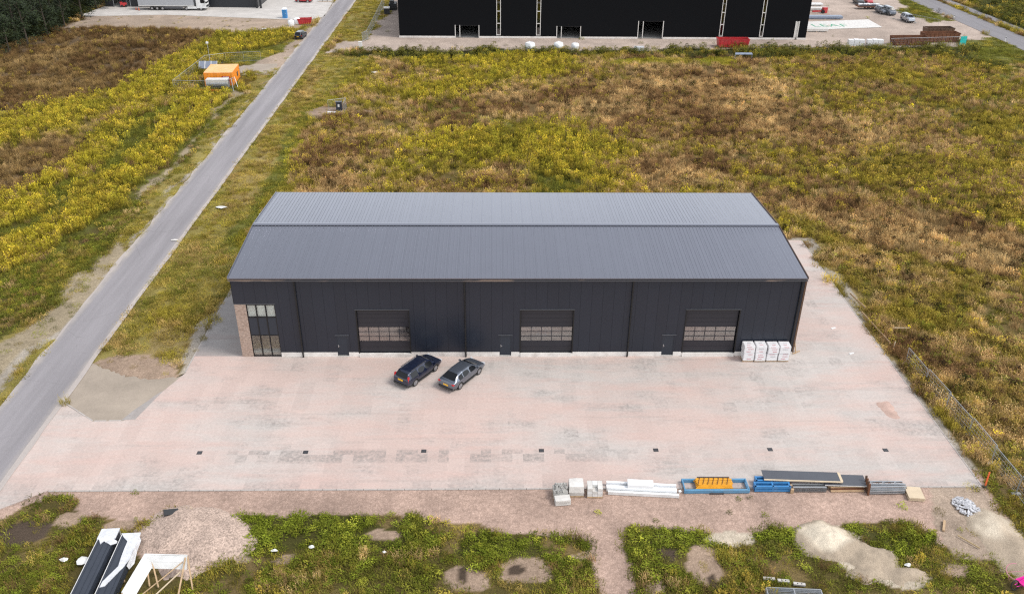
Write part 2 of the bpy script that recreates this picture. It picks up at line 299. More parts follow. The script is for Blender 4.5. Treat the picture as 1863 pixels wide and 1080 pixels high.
def cover_at(x, y, warp=1.0):
    near = np.clip((y+15)/30, .28, 1)*warp
    big = np.clip((y-22)/25, 0, 1)*warp*np.clip((x+38)/25, 0, 1)
    wx = x + (fbm(x, y, 5, 3)-.5)*5*near + (fbm(x, y, 16, 13)-.5)*18*big; wy = y + (fbm(x, y, 5, 9)-.5)*5*near + (fbm(x, y, 16, 19)-.5)*16*big*np.clip((118-y)/20, .1, 1)
    c = np.full(x.shape, IDX['mixed'])
    for name, poly in ZONES:
        xs = [p[0] for p in poly]; ys = [p[1] for p in poly]
        s = (wx > min(xs)) & (wx < max(xs)) & (wy > min(ys)) & (wy < max(ys))
        if s.any():
            i = np.nonzero(s)[0]; k = inpoly(wx[i], wy[i], poly); c[i[k]] = IDX[name]
    rag = .55+.9*fbm(x, y, 1.3, 23)
    for name, ex, ey, rx, ry in ELL:
        c[((wx-ex)/rx)**2 + ((wy-ey)/ry)**2 < (rag if name in ('bare','mud','thinweeds') else 1)] = IDX[name]
    fld = (x > -34) & (y > 22) & (y < 116); st = fbm(x*.75+y*.25, y*.8, 13, 91)*.65+fbm(x, y, 4, 95)*.35
    isn = lambda *n_: np.isin(c, [IDX[k] for k in n_])
    a1 = fld & isn('mixed','olive') & (st > .575); a2 = fld & isn('brown') & (st < .42); a3 = fld & isn('yellow') & (st > .60); a4 = fld & isn('brown') & (st >= .42) & (st < .47)
    c[a1] = IDX['brown']; c[a2] = IDX['olive']; c[a3] = IDX['mixed']; c[a4] = IDX['mixed']
    spots_ = np.isin(c, [IDX['weeds'], IDX['weeds_olive']]) & (y < -16) & (fbm(x, y, 2.6, 83)*.6+fbm(x, y, .9, 87)*.4 > .60); c[spots_] = IDX['thinweeds']
    return c

# ------------------------------------------------------------------ paved areas and roads (metres)
YARD = [(-29.95,24.9),(-29.95,-2.6),(-31.9,-7.7),(-32.9,-9.6),(-35.4,-9.65),(-38.9,-7.1),(-38.9,-26),(-38.3,-20.2),(-35.3,-17.95),(34.6,-17.95),(34.15,24.9)]
YARD = [(-29.95,24.9),(-29.95,-2.6),(-31.9,-7.7),(-32.9,-9.6),(-35.4,-9.65),(-38.9,-7.1),(-38.9,-20.6),(-35.3,-17.95),(34.6,-17.95),(34.15,24.9)]
APRON = [(-38.85,-1.0),(-36.2,-2.6),(-33.6,-3.6),(-30.6,-3.4),(-29.97,-2.6),(-31.9,-7.7),(-32.9,-9.6),(-35.4,-9.65),(-38.85,-7.1)]
ROADX = (-43.95, -38.95)
FARROAD = [[(111.08,176.41),(111.98,119.46)], [(118.31,176.64),(119.06,132.6)]]
FARPATH = [[(119.7,176.69),(121.2,136.57)], [(122.32,176.77),(123.42,140.69)]]
def strip(a, b, n0=-1.2, n1=2.2):
    e = lambda p, t: (p[0][0]+(p[1][0]-p[0][0])*t, p[0][1]+(p[1][1]-p[0][1])*t)
    return [e(a,n0), e(a,n1), e(b,n1), e(b,n0)]
FR = strip(*FARROAD); FP = strip(*FARPATH)
FARCONC = [(-102.76,148.9),(-100.91,160.97),(-96.79,194.48),(-45.02,205.8),(-45.17,187.57),(-44.24,159.86),(-43.75,150.52),(-46.91,146.01),(-82.58,151.38)]
PATH = [(-53.03,104.9),(-45.27,105.46),(-44.02,97.32),(-50.22,97.21)]
PAVED = [YARD, APRON, FR, FP, FARCONC]
def paved(x, y, grow=0.0):
    r = (x > ROADX[0]-grow) & (x < ROADX[1]+grow)
    for p in PAVED: r |= inpoly(x, y, p)
    return r

def axis(a, b, segs):
    out = []; 
    for lo, hi, st in segs: out += list(np.arange(lo, hi, st))
    return np.array(out + [b])
gx = axis(-700, 700, [(-700,-180,40),(-180,-70,1.0),(-70,-45,.5),(-45,45,.3),(45,70,.5),(70,180,1.0),(180,700,40)])
gy = axis(-300, 900, [(-300,-60,30),(-60,-32,1.5),(-32,-15,.22),(-15,30,.4),(30,80,.6),(80,200,.9),(200,900,50)])
X, Y = np.meshgrid(gx, gy); xf = X.ravel(); yf = Y.ravel()
cov = cover_at(xf, yf)
palette = np.array([COVER[n] for n in NAMES]); gcol = palette[cov]
lum = .72 + .56*fbm(xf, yf, 2.2, 31); lum2 = .82 + .36*fbm(xf, yf, 14, 37)
gcol = gcol*(lum*lum2)[:,None]
hard = np.isin(cov, [IDX[n] for n in ('gravel','bare','dirt','faryard','sand','kerbside','sandverge')])
pv = paved(xf, yf, .4)
zf = np.where(hard, .02, .10)*(fbm(xf, yf, 1.6, 51)-.5)*2 - .03
zf += np.where(hard, .04, .25)*(fbm(xf, yf, 9, 57)-.5)
zf = np.where(pv & ~inpoly(xf, yf, YARD) & ~inpoly(xf, yf, APRON), np.minimum(zf, -.06), np.clip(zf, -.3, .25)); zf = np.where(inpoly(xf, yf, YARD) | inpoly(xf, yf, APRON), -.12, zf)
edge = (xf > -32.5) & (xf < 35.6) & (yf > -18.9) & (yf < 25.8); zf = np.where(edge, np.minimum(zf, -.012), zf)
inyd = (cov == IDX['faryard']) | (cov == IDX['dirt']); zf = np.where(inyd & ~pv, np.clip(zf, -.06, -.01), zf)
nx, ny = len(gx), len(gy)
ii = np.arange((ny-1)*(nx-1)); r_, c_ = ii//(nx-1), ii % (nx-1); v0 = r_*nx+c_
quads = np.stack([v0, v0+1, v0+1+nx, v0+nx], 1)
me = bpy.data.meshes.new('ground'); me.vertices.add(len(xf)); me.vertices.foreach_set('co', np.stack([xf, yf, zf], 1).astype(np.float32).ravel())
me.loops.add(quads.size); me.loops.foreach_set('vertex_index', quads.ravel().astype(np.int32)); me.polygons.add(len(quads))
me.polygons.foreach_set('loop_start', (np.arange(len(quads))*4).astype(np.int32)); me.polygons.foreach_set('use_smooth', np.ones(len(quads), bool))
me.update(calc_edges=True); me.validate()
ca = me.attributes.new('cover', 'FLOAT_COLOR', 'POINT'); ca.data.foreach_set('color', np.concatenate([gcol, hard[:,None].astype(float)], 1).astype(np.float32).ravel())
m, nt, b = nmat('soil_and_turf'); at = N(nt, 'ShaderNodeAttribute', attribute_name='cover'); p = wpos(nt)
f1 = noise(nt, p, 2.5, 6, .7); f2 = noise(nt, p, 14, 4, .7)
vo = N(nt, 'ShaderNodeTexVoronoi'); vo.inputs['Scale'].default_value = 13; nt.links.new(p, vo.inputs['Vector'])
grass = mix(nt, 1.0, at.outputs['Color'], ramp(nt, f2, [(.3, (.45,.47,.42)), (.7, (1.55,1.5,1.45))]), 'MULTIPLY')
stone = mix(nt, 1.0, at.outputs['Color'], ramp(nt, vo.outputs['Color'], [(.05, (.80,.79,.78)), (.6, (1.0,1.0,1.0)), (.95, (1.28,1.29,1.31))]), 'MULTIPLY')
stone = mix(nt, 1.0, stone, ramp(nt, f1, [(.3, .78), (.7, 1.2)]), 'MULTIPLY')
c = mix(nt, at.outputs['Alpha'], grass, stone); nt.links.new(c, b.inputs['Base Color']); b.inputs['Roughness'].default_value = .95
b.inputs['Specular IOR Level'].default_value = .15; bump(nt, b, f2, .7, .06)
me.materials.append(m); ground = link('ground', me); structure(ground)

# road asphalt, yard pavers, concrete
def surf(name, fn): 
    m, nt, b = nmat(name); p = wpos(nt); c, h, s, d = fn(nt, p); nt.links.new(c, b.inputs['Base Color'])
    b.inputs['Roughness'].default_value = .88; b.inputs['Specular IOR Level'].default_value = .3; bump(nt, b, h, s, d); return m
def asphalt(base, edge=False):
    def fn(nt, p):
        mp = N(nt, 'ShaderNodeMapping'); mp.inputs['Scale'].default_value = (1,.06,1); nt.links.new(p, mp.inputs[0])
        c = ramp(nt, noise(nt, mp.outputs[0], .9, 4), [(.3, tuple(x*.86 for x in base)), (.7, tuple(x*1.13 for x in base))])
        c = mix(nt, 1.0, c, ramp(nt, noise(nt, p, 22, 3), [(.3, .86), (.7, 1.14)]), 'MULTIPLY')
        st = ramp(nt, noise(nt, p, .55, 6, .7), [(.62, 0.0), (.72, .22)]); c = mix(nt, st, c, (.16,.15,.155))
        if edge:   # dust blown in from the verges, darker wheel tracks
            sx = N(nt, 'ShaderNodeSeparateXYZ'); nt.links.new(p, sx.inputs[0]); u = math_n(nt, 'MULTIPLY', math_n(nt, 'ADD', sx.outputs['X'], 43.95), .2)
            c = mix(nt, 1.0, c, ramp(nt, u, [(.0, 1.0), (.25, .95), (.5, 1.03), (.72, .93), (1, 1.0)]), 'MULTIPLY')
            d = math_n(nt, 'MULTIPLY', ramp(nt, u, [(0, 1.0), (.13, 0.0), (.84, 0.0), (1, 1.0)]), ramp(nt, noise(nt, p, .45, 6, .7), [(.35, .15), (.65, .9)])); c = mix(nt, d, c, (.44,.39,.34))
            cr = N(nt, 'ShaderNodeTexVoronoi'); cr.feature = 'DISTANCE_TO_EDGE'; cr.inputs['Scale'].default_value = .12; nt.links.new(p, cr.inputs['Vector'])
            c = mix(nt, math_n(nt, 'MULTIPLY', ramp(nt, cr.outputs['Distance'], [(0, .5), (.004, 0.0)]), ramp(nt, noise(nt, p, .2, 3), [(.5, 0.0), (.6, 1.0)])), c, (.12,.115,.115))
        return c, noise(nt, p, 40, 2), .25, .01
    return fn
def pavers(pink):
    def fn(nt, p):
        br = N(nt, 'ShaderNodeTexBrick'); br.offset = .37; br.squash = 1.0
        for k, v in (('Scale', 1.0), ('Mortar Size', .004), ('Brick Width', 1.35), ('Row Height', 4.1), ('Bias', -.1)): br.inputs[k].default_value = v
        br.inputs['Color1'].default_value = (0,0,0,1); br.inputs['Color2'].default_value = (1,1,1,1); br.inputs['Mortar'].default_value = (.35,.35,.35,1)
        nt.links.new(p, br.inputs['Vector'])
        mp = N(nt, 'ShaderNodeMapping'); mp.inputs['Scale'].default_value = (.35,1,1); nt.links.new(p, mp.inputs[0])
        a, g, k = ((.55,.43,.385), (.515,.468,.436), (.26,.235,.22)) if pink else ((.34,.31,.295), (.40,.375,.355), (.20,.185,.18))
        c = mix(nt, ramp(nt, noise(nt, mp.outputs[0], .16, 6, .62), [(.42, 0.0), (.6, 1.0)]), a, g)          # brick dust against grey paver
        c = mix(nt, 1.0, c, ramp(nt, br.outputs['Color'], [(0, .955), (1, 1.035)]), 'MULTIPLY')
        m2 = N(nt, 'ShaderNodeMapping'); m2.inputs['Scale'].default_value = (.16,1,1); nt.links.new(p, m2.inputs[0])
        c = mix(nt, ramp(nt, noise(nt, m2.outputs[0], .5, 6, .7), [(.5, 0.0), (.68, .55)]), c, tuple(q*w for q, w in zip(a, (1.03,.92,.90))))   # swept brick dust
        def cells(w, h, oy):
            bk = N(nt, 'ShaderNodeTexBrick'); bk.offset = 0.0
            for q, v in (('Scale', 1.0), ('Mortar Size', 0.0), ('Brick Width', w), ('Row Height', h), ('Bias', 0.0)): bk.inputs[q].default_value = v
            bk.inputs['Color1'].default_value = (0,0,0,1); bk.inputs['Color2'].default_value = (1,1,1,1); mv = N(nt, 'ShaderNodeMapping'); mv.inputs['Location'].default_value = (0,oy,0)
            nt.links.new(p, mv.inputs[0]); nt.links.new(mv.outputs[0], bk.inputs['Vector']); return bk.outputs['Color']
        fine = noise(nt, p, 3.2, 6, .75)
        n3 = noise(nt, mp.outputs[0], .33, 7, .72); pat = math_n(nt, 'MULTIPLY', math_n(nt, 'MULTIPLY', ramp(nt, n3, [(.48, 0.0), (.64, 1.0)]), ramp(nt, cells(1.15, 2.3, .4), [(.3, .15), (.7, .7)])), ramp(nt, fine, [(.4, .1), (.6, 1.0)]))
        sx = N(nt, 'ShaderNodeSeparateXYZ'); nt.links.new(p, sx.inputs[0])
        band = ramp(nt, math_n(nt, 'MULTIPLY', math_n(nt, 'ADD', sx.outputs['Y'], 30.0), .02), [(.298, 0.0), (.303, 1.0), (.330, 1.0), (.333, 0.0)])   # washed-out line along the gullies
        bx = ramp(nt, math_n(nt, 'MULTIPLY', math_n(nt, 'ADD', sx.outputs['X'], 40.0), .0125), [(.18, 0.0), (.24, 1.0), (.5, 1.0), (.66, .25)])
        low = ramp(nt, math_n(nt, 'MULTIPLY', math_n(nt, 'ADD', sx.outputs['Y'], 30.0), .02), [(.238, 1.0), (.252, .9), (.26, .25), (.30, .25), (.303, 0.0)])
        pat = math_n(nt, 'MAXIMUM', pat, math_n(nt, 'MULTIPLY', math_n(nt, 'MULTIPLY', band, bx), math_n(nt, 'MULTIPLY', ramp(nt, cells(.83, 2.0, .0), [(.35, .08), (.65, .8)]), ramp(nt, fine, [(.38, .15), (.6, 1.0)]))))
        pat = math_n(nt, 'MAXIMUM', pat, math_n(nt, 'MULTIPLY', low, math_n(nt, 'MULTIPLY', ramp(nt, cells(1.4, 6.1, .1), [(.4, .0), (.7, .5)]), ramp(nt, fine, [(.4, .2), (.6, 1.0)]))))
        mt_ = N(nt, 'ShaderNodeMapping'); mt_.inputs['Rotation'].default_value = (0,0,.55); mt_.inputs['Scale'].default_value = (.045,1,1); nt.links.new(p, mt_.inputs[0])
        tyre = math_n(nt, 'MULTIPLY', ramp(nt, noise(nt, mt_.outputs[0], 1.6, 3, .5), [(.60, 0.0), (.68, .28)]), ramp(nt, fine, [(.35, .3), (.6, 1.0)]))
        c = mix(nt, tyre, c, tuple(q*.62 for q in g)); c = mix(nt, pat, c, k)
        c = mix(nt, 1.0, c, ramp(nt, noise(nt, p, 5, 5, .7), [(.3, .90), (.7, 1.09)]), 'MULTIPLY')
        b2 = N(nt, 'ShaderNodeTexBrick'); b2.offset = .5
        for q, v in (('Scale', 1.0), ('Mortar Size', .008), ('Brick Width', .22), ('Row Height', .11)): b2.inputs[q].default_value = v
        b2.inputs['Color1'].default_value = (1,1,1,1); b2.inputs['Color2'].default_value = (.86,.86,.86,1); b2.inputs['Mortar'].default_value = (.62,.60,.58,1)
        nt.links.new(p, b2.inputs['Vector']); c = mix(nt, .3, c, mix(nt, 1.0, c, b2.outputs['Color'], 'MULTIPLY'))
        return c, b2.outputs['Color'], .3, .01
    return fn
MAT['road'] = surf('asphalt', asphalt((.262,.247,.258), True)); MAT['road_edge'] = surf('pale_road_edge', asphalt((.42,.375,.35)))
MAT['pavers'] = surf('dusty_pavers', pavers(True)); MAT['pavers_grey'] = surf('grey_pavers', pavers(False))
MAT['farroad'] = surf('grey_asphalt', asphalt((.21,.20,.21)))
def conc(base):
    def fn(nt, p):
        c = ramp(nt, noise(nt, p, .35, 6, .65), [(.3, tuple(x*.82 for x in base)), (.7, tuple(x*1.12 for x in base))])
        c = mix(nt, ramp(nt, noise(nt, p, .8, 6, .7), [(.55, 0.0), (.75, .5)]), c, tuple(x*.72 for x in base))
        c = mix(nt, 1.0, c, ramp(nt, noise(nt, p, 6, 5, .7), [(.3, .92), (.7, 1.08)]), 'MULTIPLY')
        return c, noise(nt, p, 25, 3), .2, .01
    return fn
MAT['apron'] = surf('sandy_concrete', conc((.345,.29,.235))); MAT['farconc'] = surf('pale_slab', conc((.52,.49,.46)))
def sheet(name, poly, z, mat, depth=.2): return structure(MB().prism(poly, z-depth, z).build(name, mat))
def ragged(x, y0, y1, step, amp, seed):
    ys = np.arange(y0, y1, step); return [(x+(float(vnoise(np.array([yy]), np.array([0.0]), 2.6, seed)[0])-.5)*amp, float(yy)) for yy in ys]
LE = ragged(ROADX[0], -60, 330, 1.1, .30, 5); RE = ragged(ROADX[1], -60, 330, 1.1, .10, 6)
def roadstrip(name, A, B, z, mat):
    mb = MB(); n = len(A); mb.add([(a[0],a[1],z) for a in A]+[(c[0],c[1],z) for c in B], [(k,n+k,n+k+1,k+1) for k in range(n-1)]); return structure(mb.build(name, mat))
roadstrip('road', LE, RE, .02, MAT['road'])
LE2 = ragged(ROADX[0]-.22, -60, 330, 1.1, .5, 8); RE2 = ragged(ROADX[1]+.10, -60, 330, 1.1, .16, 9)
roadstrip('road_shoulder', LE2, [(x+.5, y) for x, y in LE], .012, MAT['road_edge']); o = roadstrip('road_shoulder', [(x-.35, y) for x, y in RE], RE2, .026, MAT['road_edge'])
sheet('yard_paving', YARD, 0.0, MAT['pavers']); sheet('side_paving', [(-29.93,24.8),(-25.7,24.8),(-25.7,.1),(-29.93,.1)], .004, MAT['pavers_grey'], .05)
def roughen(line, seed, st=.3, amp=.2):
    r = random.Random(seed); out_ = [line[0]]
    for a, b in zip(line, line[1:]):
        n = max(1, int(math.dist(a, b)/st)); out_ += [(a[0]+(b[0]-a[0])*j/n+r.uniform(-amp,amp), a[1]+(b[1]-a[1])*j/n+r.uniform(-amp,amp)) for j in range(1, n)]; out_.append(b)
    return out_
AP2 = roughen(APRON[:5], 3)+APRON[5:]
sheet('apron', AP2, -.012, MAT['apron'])
sheet('grey_slab', [(-33.1,-9.5),(-32.0,-9.4),(-31.0,-5.3),(-31.5,-6.0),(-31.9,-6.9),(-32.6,-8.2)], .003, MAT['pavers_grey'], .05)
sheet('far_road', FR, .01, MAT['farroad']); sheet('cycle_path', FP, .01, MAT['farroad']); sheet('far_yard_slab', FARCONC, .02, MAT['farconc'])
sheet('track', PATH, .0, MAT['apron'], .1)
# kerb stones along the open yard edges, each a stone of its own
ke = structure(link('kerb', None)); km = MB().box((-.49,-.06,-.2),(.49,.06,.006)).mesh('kerb_stone', M('kerb_concrete', (.42,.385,.36), .85, dirt=.5, dirtcol=(.33,.27,.24)))
def kerb_line(p, q):
    p = Vector((*p,0)); q = Vector((*q,0)); n = max(1, int((q-p).length)); a = math.atan2(q.y-p.y, q.x-p.x)
    for k in range(n): link('kerb_stone', km, ke, p+(q-p)*((k+.5)/n), a)
kerb_line((-35.3,-18.02),(34.6,-18.02)); kerb_line((34.68,-17.9),(34.22,24.9)); kerb_line((-30.02,24.9),(-30.02,-2.5)); kerb_line((-35.4,-9.58),(-38.8,-7.03)); kerb_line((-35.4,-9.58),(-33.0,-9.53))

# ------------------------------------------------------------------ vegetation (uncountable cover)
def veg_mat(name, transl=.25):
    m, nt, b = nmat(name); a = N(nt, 'ShaderNodeAttribute', attribute_name='tint', attribute_type='INSTANCER')
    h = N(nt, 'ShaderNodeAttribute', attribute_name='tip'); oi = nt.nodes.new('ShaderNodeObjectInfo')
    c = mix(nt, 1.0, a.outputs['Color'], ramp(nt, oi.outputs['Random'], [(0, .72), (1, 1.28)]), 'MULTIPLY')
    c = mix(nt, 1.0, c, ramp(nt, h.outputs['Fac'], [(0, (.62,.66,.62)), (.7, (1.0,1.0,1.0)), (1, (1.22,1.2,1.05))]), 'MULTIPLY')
    nt.links.new(c, b.inputs['Base Color']); b.inputs['Roughness'].default_value = .85; b.inputs['Specular IOR Level'].default_value = .06
    t = N(nt, 'ShaderNodeBsdfTranslucent'); nt.links.new(c, t.inputs[0]); x = N(nt, 'ShaderNodeMixShader'); x.inputs[0].default_value = transl
    nt.links.new(b.outputs[0], x.inputs[1]); nt.links.new(t.outputs[0], x.inputs[2]); nt.links.new(x.outputs[0], nt.nodes['Material Output'].inputs[0]); return m
MAT['veg'] = veg_mat('leaf_and_stem')
def proto(name, fn, n):
    col = bpy.data.collections.new(name)
    for k in range(n):
        V = []; Fc = []; T = []
        fn(random.Random(100+k), V, Fc, T)
        me = bpy.data.meshes.new(name); me.from_pydata(V, [], Fc); me.materials.append(MAT['veg'])
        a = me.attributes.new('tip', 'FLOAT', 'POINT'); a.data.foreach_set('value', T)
        o = bpy.data.objects.new('%s_%02d' % (name, k), me); col.objects.link(o)
    return col
def leaf(r, V, Fc, T, c, l, w, az, tilt, t):
    d = Vector((math.cos(az)*math.cos(tilt), math.sin(az)*math.cos(tilt), math.sin(tilt))); s = Vector((-math.sin(az), math.cos(az), 0))*w/2
    c = Vector(c); o = len(V); V += [tuple(c), tuple(c+d*l*.45+s), tuple(c+d*l), tuple(c+d*l*.45-s)]; Fc.append((o,o+1,o+2,o+3)); T += [t]*4
def f_tall(r, V, Fc, T):
    for k in range(15):
        a = r.random()*6.28; q = r.random()**.5*.46; bx, by = q*math.cos(a), q*math.sin(a); h = r.uniform(.55,1.15); lx, ly = r.uniform(-.14,.14), r.uniform(-.14,.14)
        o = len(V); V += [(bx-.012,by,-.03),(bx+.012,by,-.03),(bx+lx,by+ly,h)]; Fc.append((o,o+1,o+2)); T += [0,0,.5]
        for j in range(6):
            u = .3+.65*j/5; leaf(r, V, Fc, T, (bx+lx*u, by+ly*u, h*u), r.uniform(.10,.19)*(1.2-.5*u), .045, r.random()*6.28, r.uniform(.0,1.1), u*.75)
        for j in range(3): leaf(r, V, Fc, T, (bx+lx*.9, by+ly*.9, h*.88), r.uniform(.13,.24), .06, r.random()*6.28, r.uniform(.8,1.5), 1.0)
def blades(r, V, Fc, T, n, rad, h0, h1, w, l1, heads):
    for k in range(n):
        a = r.random()*6.28; q = r.random()**.5*rad; h = r.uniform(h0,h1); x, y = q*math.cos(a), q*math.sin(a); az = r.random()*6.28
        l = r.uniform(.03,l1); o = len(V); s = Vector((-math.sin(az), math.cos(az), 0))*w; c, d = math.cos(az), math.sin(az)
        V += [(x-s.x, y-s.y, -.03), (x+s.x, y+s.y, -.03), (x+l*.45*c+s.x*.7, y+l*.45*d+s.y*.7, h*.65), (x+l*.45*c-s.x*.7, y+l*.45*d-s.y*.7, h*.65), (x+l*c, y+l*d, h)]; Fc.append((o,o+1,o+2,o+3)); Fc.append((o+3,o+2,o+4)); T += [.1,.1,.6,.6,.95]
        if heads and k % 3 == 0: leaf(r, V, Fc, T, (x+l*.9*c, y+l*.9*d, h*.92), .13, .035, az, r.uniform(.4,1.4), 1.0)
def f_dry(r, V, Fc, T): blades(r, V, Fc, T, 64, .45, .22, .75, .013, .36, True)
def f_low(r, V, Fc, T): blades(r, V, Fc, T, 60, .5, .06, .22, .013, .2, False)
def f_leafy(r, V, Fc, T):
    for k in range(38):
        a = r.random()*6.28; q = r.random()**.6*.36; z = r.uniform(.03,.34)*(1.1-q); leaf(r, V, Fc, T, (q*math.cos(a), q*math.sin(a), z), r.uniform(.09,.19), r.uniform(.06,.11), r.random()*6.28, r.uniform(-.4,.7), .25+z*1.6)
def f_shrub(r, V, Fc, T):
    for k in range(8):
        a = r.random()*6.28; q = r.uniform(.1,.6); o = len(V); s = .018
        V += [(-s,0,-.05),(s,0,-.05),(q*math.cos(a), q*math.sin(a), r.uniform(.6,1.2))]; Fc.append((o,o+1,o+2)); T += [0,0,.1]
    for k in range(120):
        a = r.random()*6.28; z = r.random(); q = (r.random()**.4)*.75*math.sin(math.pi*(.25+.7*z)); leaf(r, V, Fc, T, (q*math.cos(a), q*math.sin(a), .12+1.15*z), r.uniform(.14,.24), .12, r.random()*6.28, r.uniform(-.6,.8), .1+.6*z)
PROTO = {'tall':proto('tall_weed', f_tall, 5), 'dry':proto('dry_tuft', f_dry, 5), 'low':proto('short_tuft', f_low, 4), 'leafy':proto('leafy_weed', f_leafy, 5), 'shrub':proto('low_shrub', f_shrub, 4)}
NPRO = {'tall':5,'dry':5,'low':4,'leafy':5,'shrub':4}
def scatter(name, label, cat, kind, P, S, C):
    n = len(P); me = bpy.data.meshes.new(name); me.vertices.add(n); me.vertices.foreach_set('co', P.astype(np.float32).ravel())
    a = me.attributes.new('tint', 'FLOAT_COLOR', 'POINT'); a.data.foreach_set('color', np.concatenate([C, np.ones((n,1))], 1).astype(np.float32).ravel())
    R = np.stack([rng.uniform(-.12,.12,n), rng.uniform(-.12,.12,n), rng.uniform(0,6.28,n)], 1)
    a = me.attributes.new('turn', 'FLOAT_VECTOR', 'POINT'); a.data.foreach_set('vector', R.astype(np.float32).ravel())
    a = me.attributes.new('size', 'FLOAT_VECTOR', 'POINT'); a.data.foreach_set('vector', S.astype(np.float32).ravel())
    a = me.attributes.new('pick', 'INT', 'POINT'); a.data.foreach_set('value', rng.integers(0, NPRO[kind], n).astype(np.int32))
    o = link(name, me); g = bpy.data.node_groups.new(name, 'GeometryNodeTree')
    g.interface.new_socket('Geometry', in_out='INPUT', socket_type='NodeSocketGeometry'); g.interface.new_socket('Geometry', in_out='OUTPUT', socket_type='NodeSocketGeometry')
    gi = g.nodes.new('NodeGroupInput'); go = g.nodes.new('NodeGroupOutput'); ip = g.nodes.new('GeometryNodeInstanceOnPoints'); ci = g.nodes.new('GeometryNodeCollectionInfo')
    ci.inputs['Collection'].default_value = PROTO[kind]; ci.inputs['Separate Children'].default_value = True; ci.inputs['Reset Children'].default_value = True
    def na(nm, t):
        k = g.nodes.new('GeometryNodeInputNamedAttribute'); k.data_type = t; k.inputs['Name'].default_value = nm; return next(s for s in k.outputs if s.enabled)
    e = g.nodes.new('FunctionNodeEulerToRotation'); g.links.new(na('turn', 'FLOAT_VECTOR'), e.inputs[0])
    g.links.new(gi.outputs[0], ip.inputs['Points']); g.links.new(ci.outputs[0], ip.inputs['Instance']); ip.inputs['Pick Instance'].default_value = True
    g.links.new(na('pick', 'INT'), ip.inputs['Instance Index']); g.links.new(e.outputs[0], ip.inputs['Rotation']); g.links.new(na('size', 'FLOAT_VECTOR'), ip.inputs['Scale'])
    g.links.new(ip.outputs[0], go.inputs[0]); md = o.modifiers.new('scatter', 'NODES'); md.node_group = g
    return tag(o, label, cat, kind='stuff')
YL = [(.25,.234,.042),(.22,.212,.042),(.28,.248,.056),(.175,.172,.038)]; OL = [(.205,.18,.05),(.175,.158,.043),(.245,.205,.068),(.145,.132,.038)]
BR = [(.135,.086,.066),(.19,.13,.10),(.25,.182,.138),(.305,.232,.178),(.36,.285,.225)]; BD = [(.095,.062,.045),(.13,.09,.062),(.165,.12,.08),(.20,.15,.11)]; GR = [(.115,.13,.036),(.135,.145,.04),(.09,.10,.03)]
DK = [(.026,.017,.013),(.04,.025,.018),(.022,.024,.011),(.055,.036,.024)]; LG = [(.10,.13,.022),(.125,.155,.03),(.075,.10,.019),(.15,.165,.036)]; ST = [(.26,.20,.115),(.22,.175,.09),(.19,.155,.07)]
GL = [(.225,.20,.052),(.20,.185,.048),(.265,.222,.085)]; BY = [(.24,.22,.04),(.20,.20,.036)]
VEG_GAIN = np.array([1.92, 1.74, 1.08])
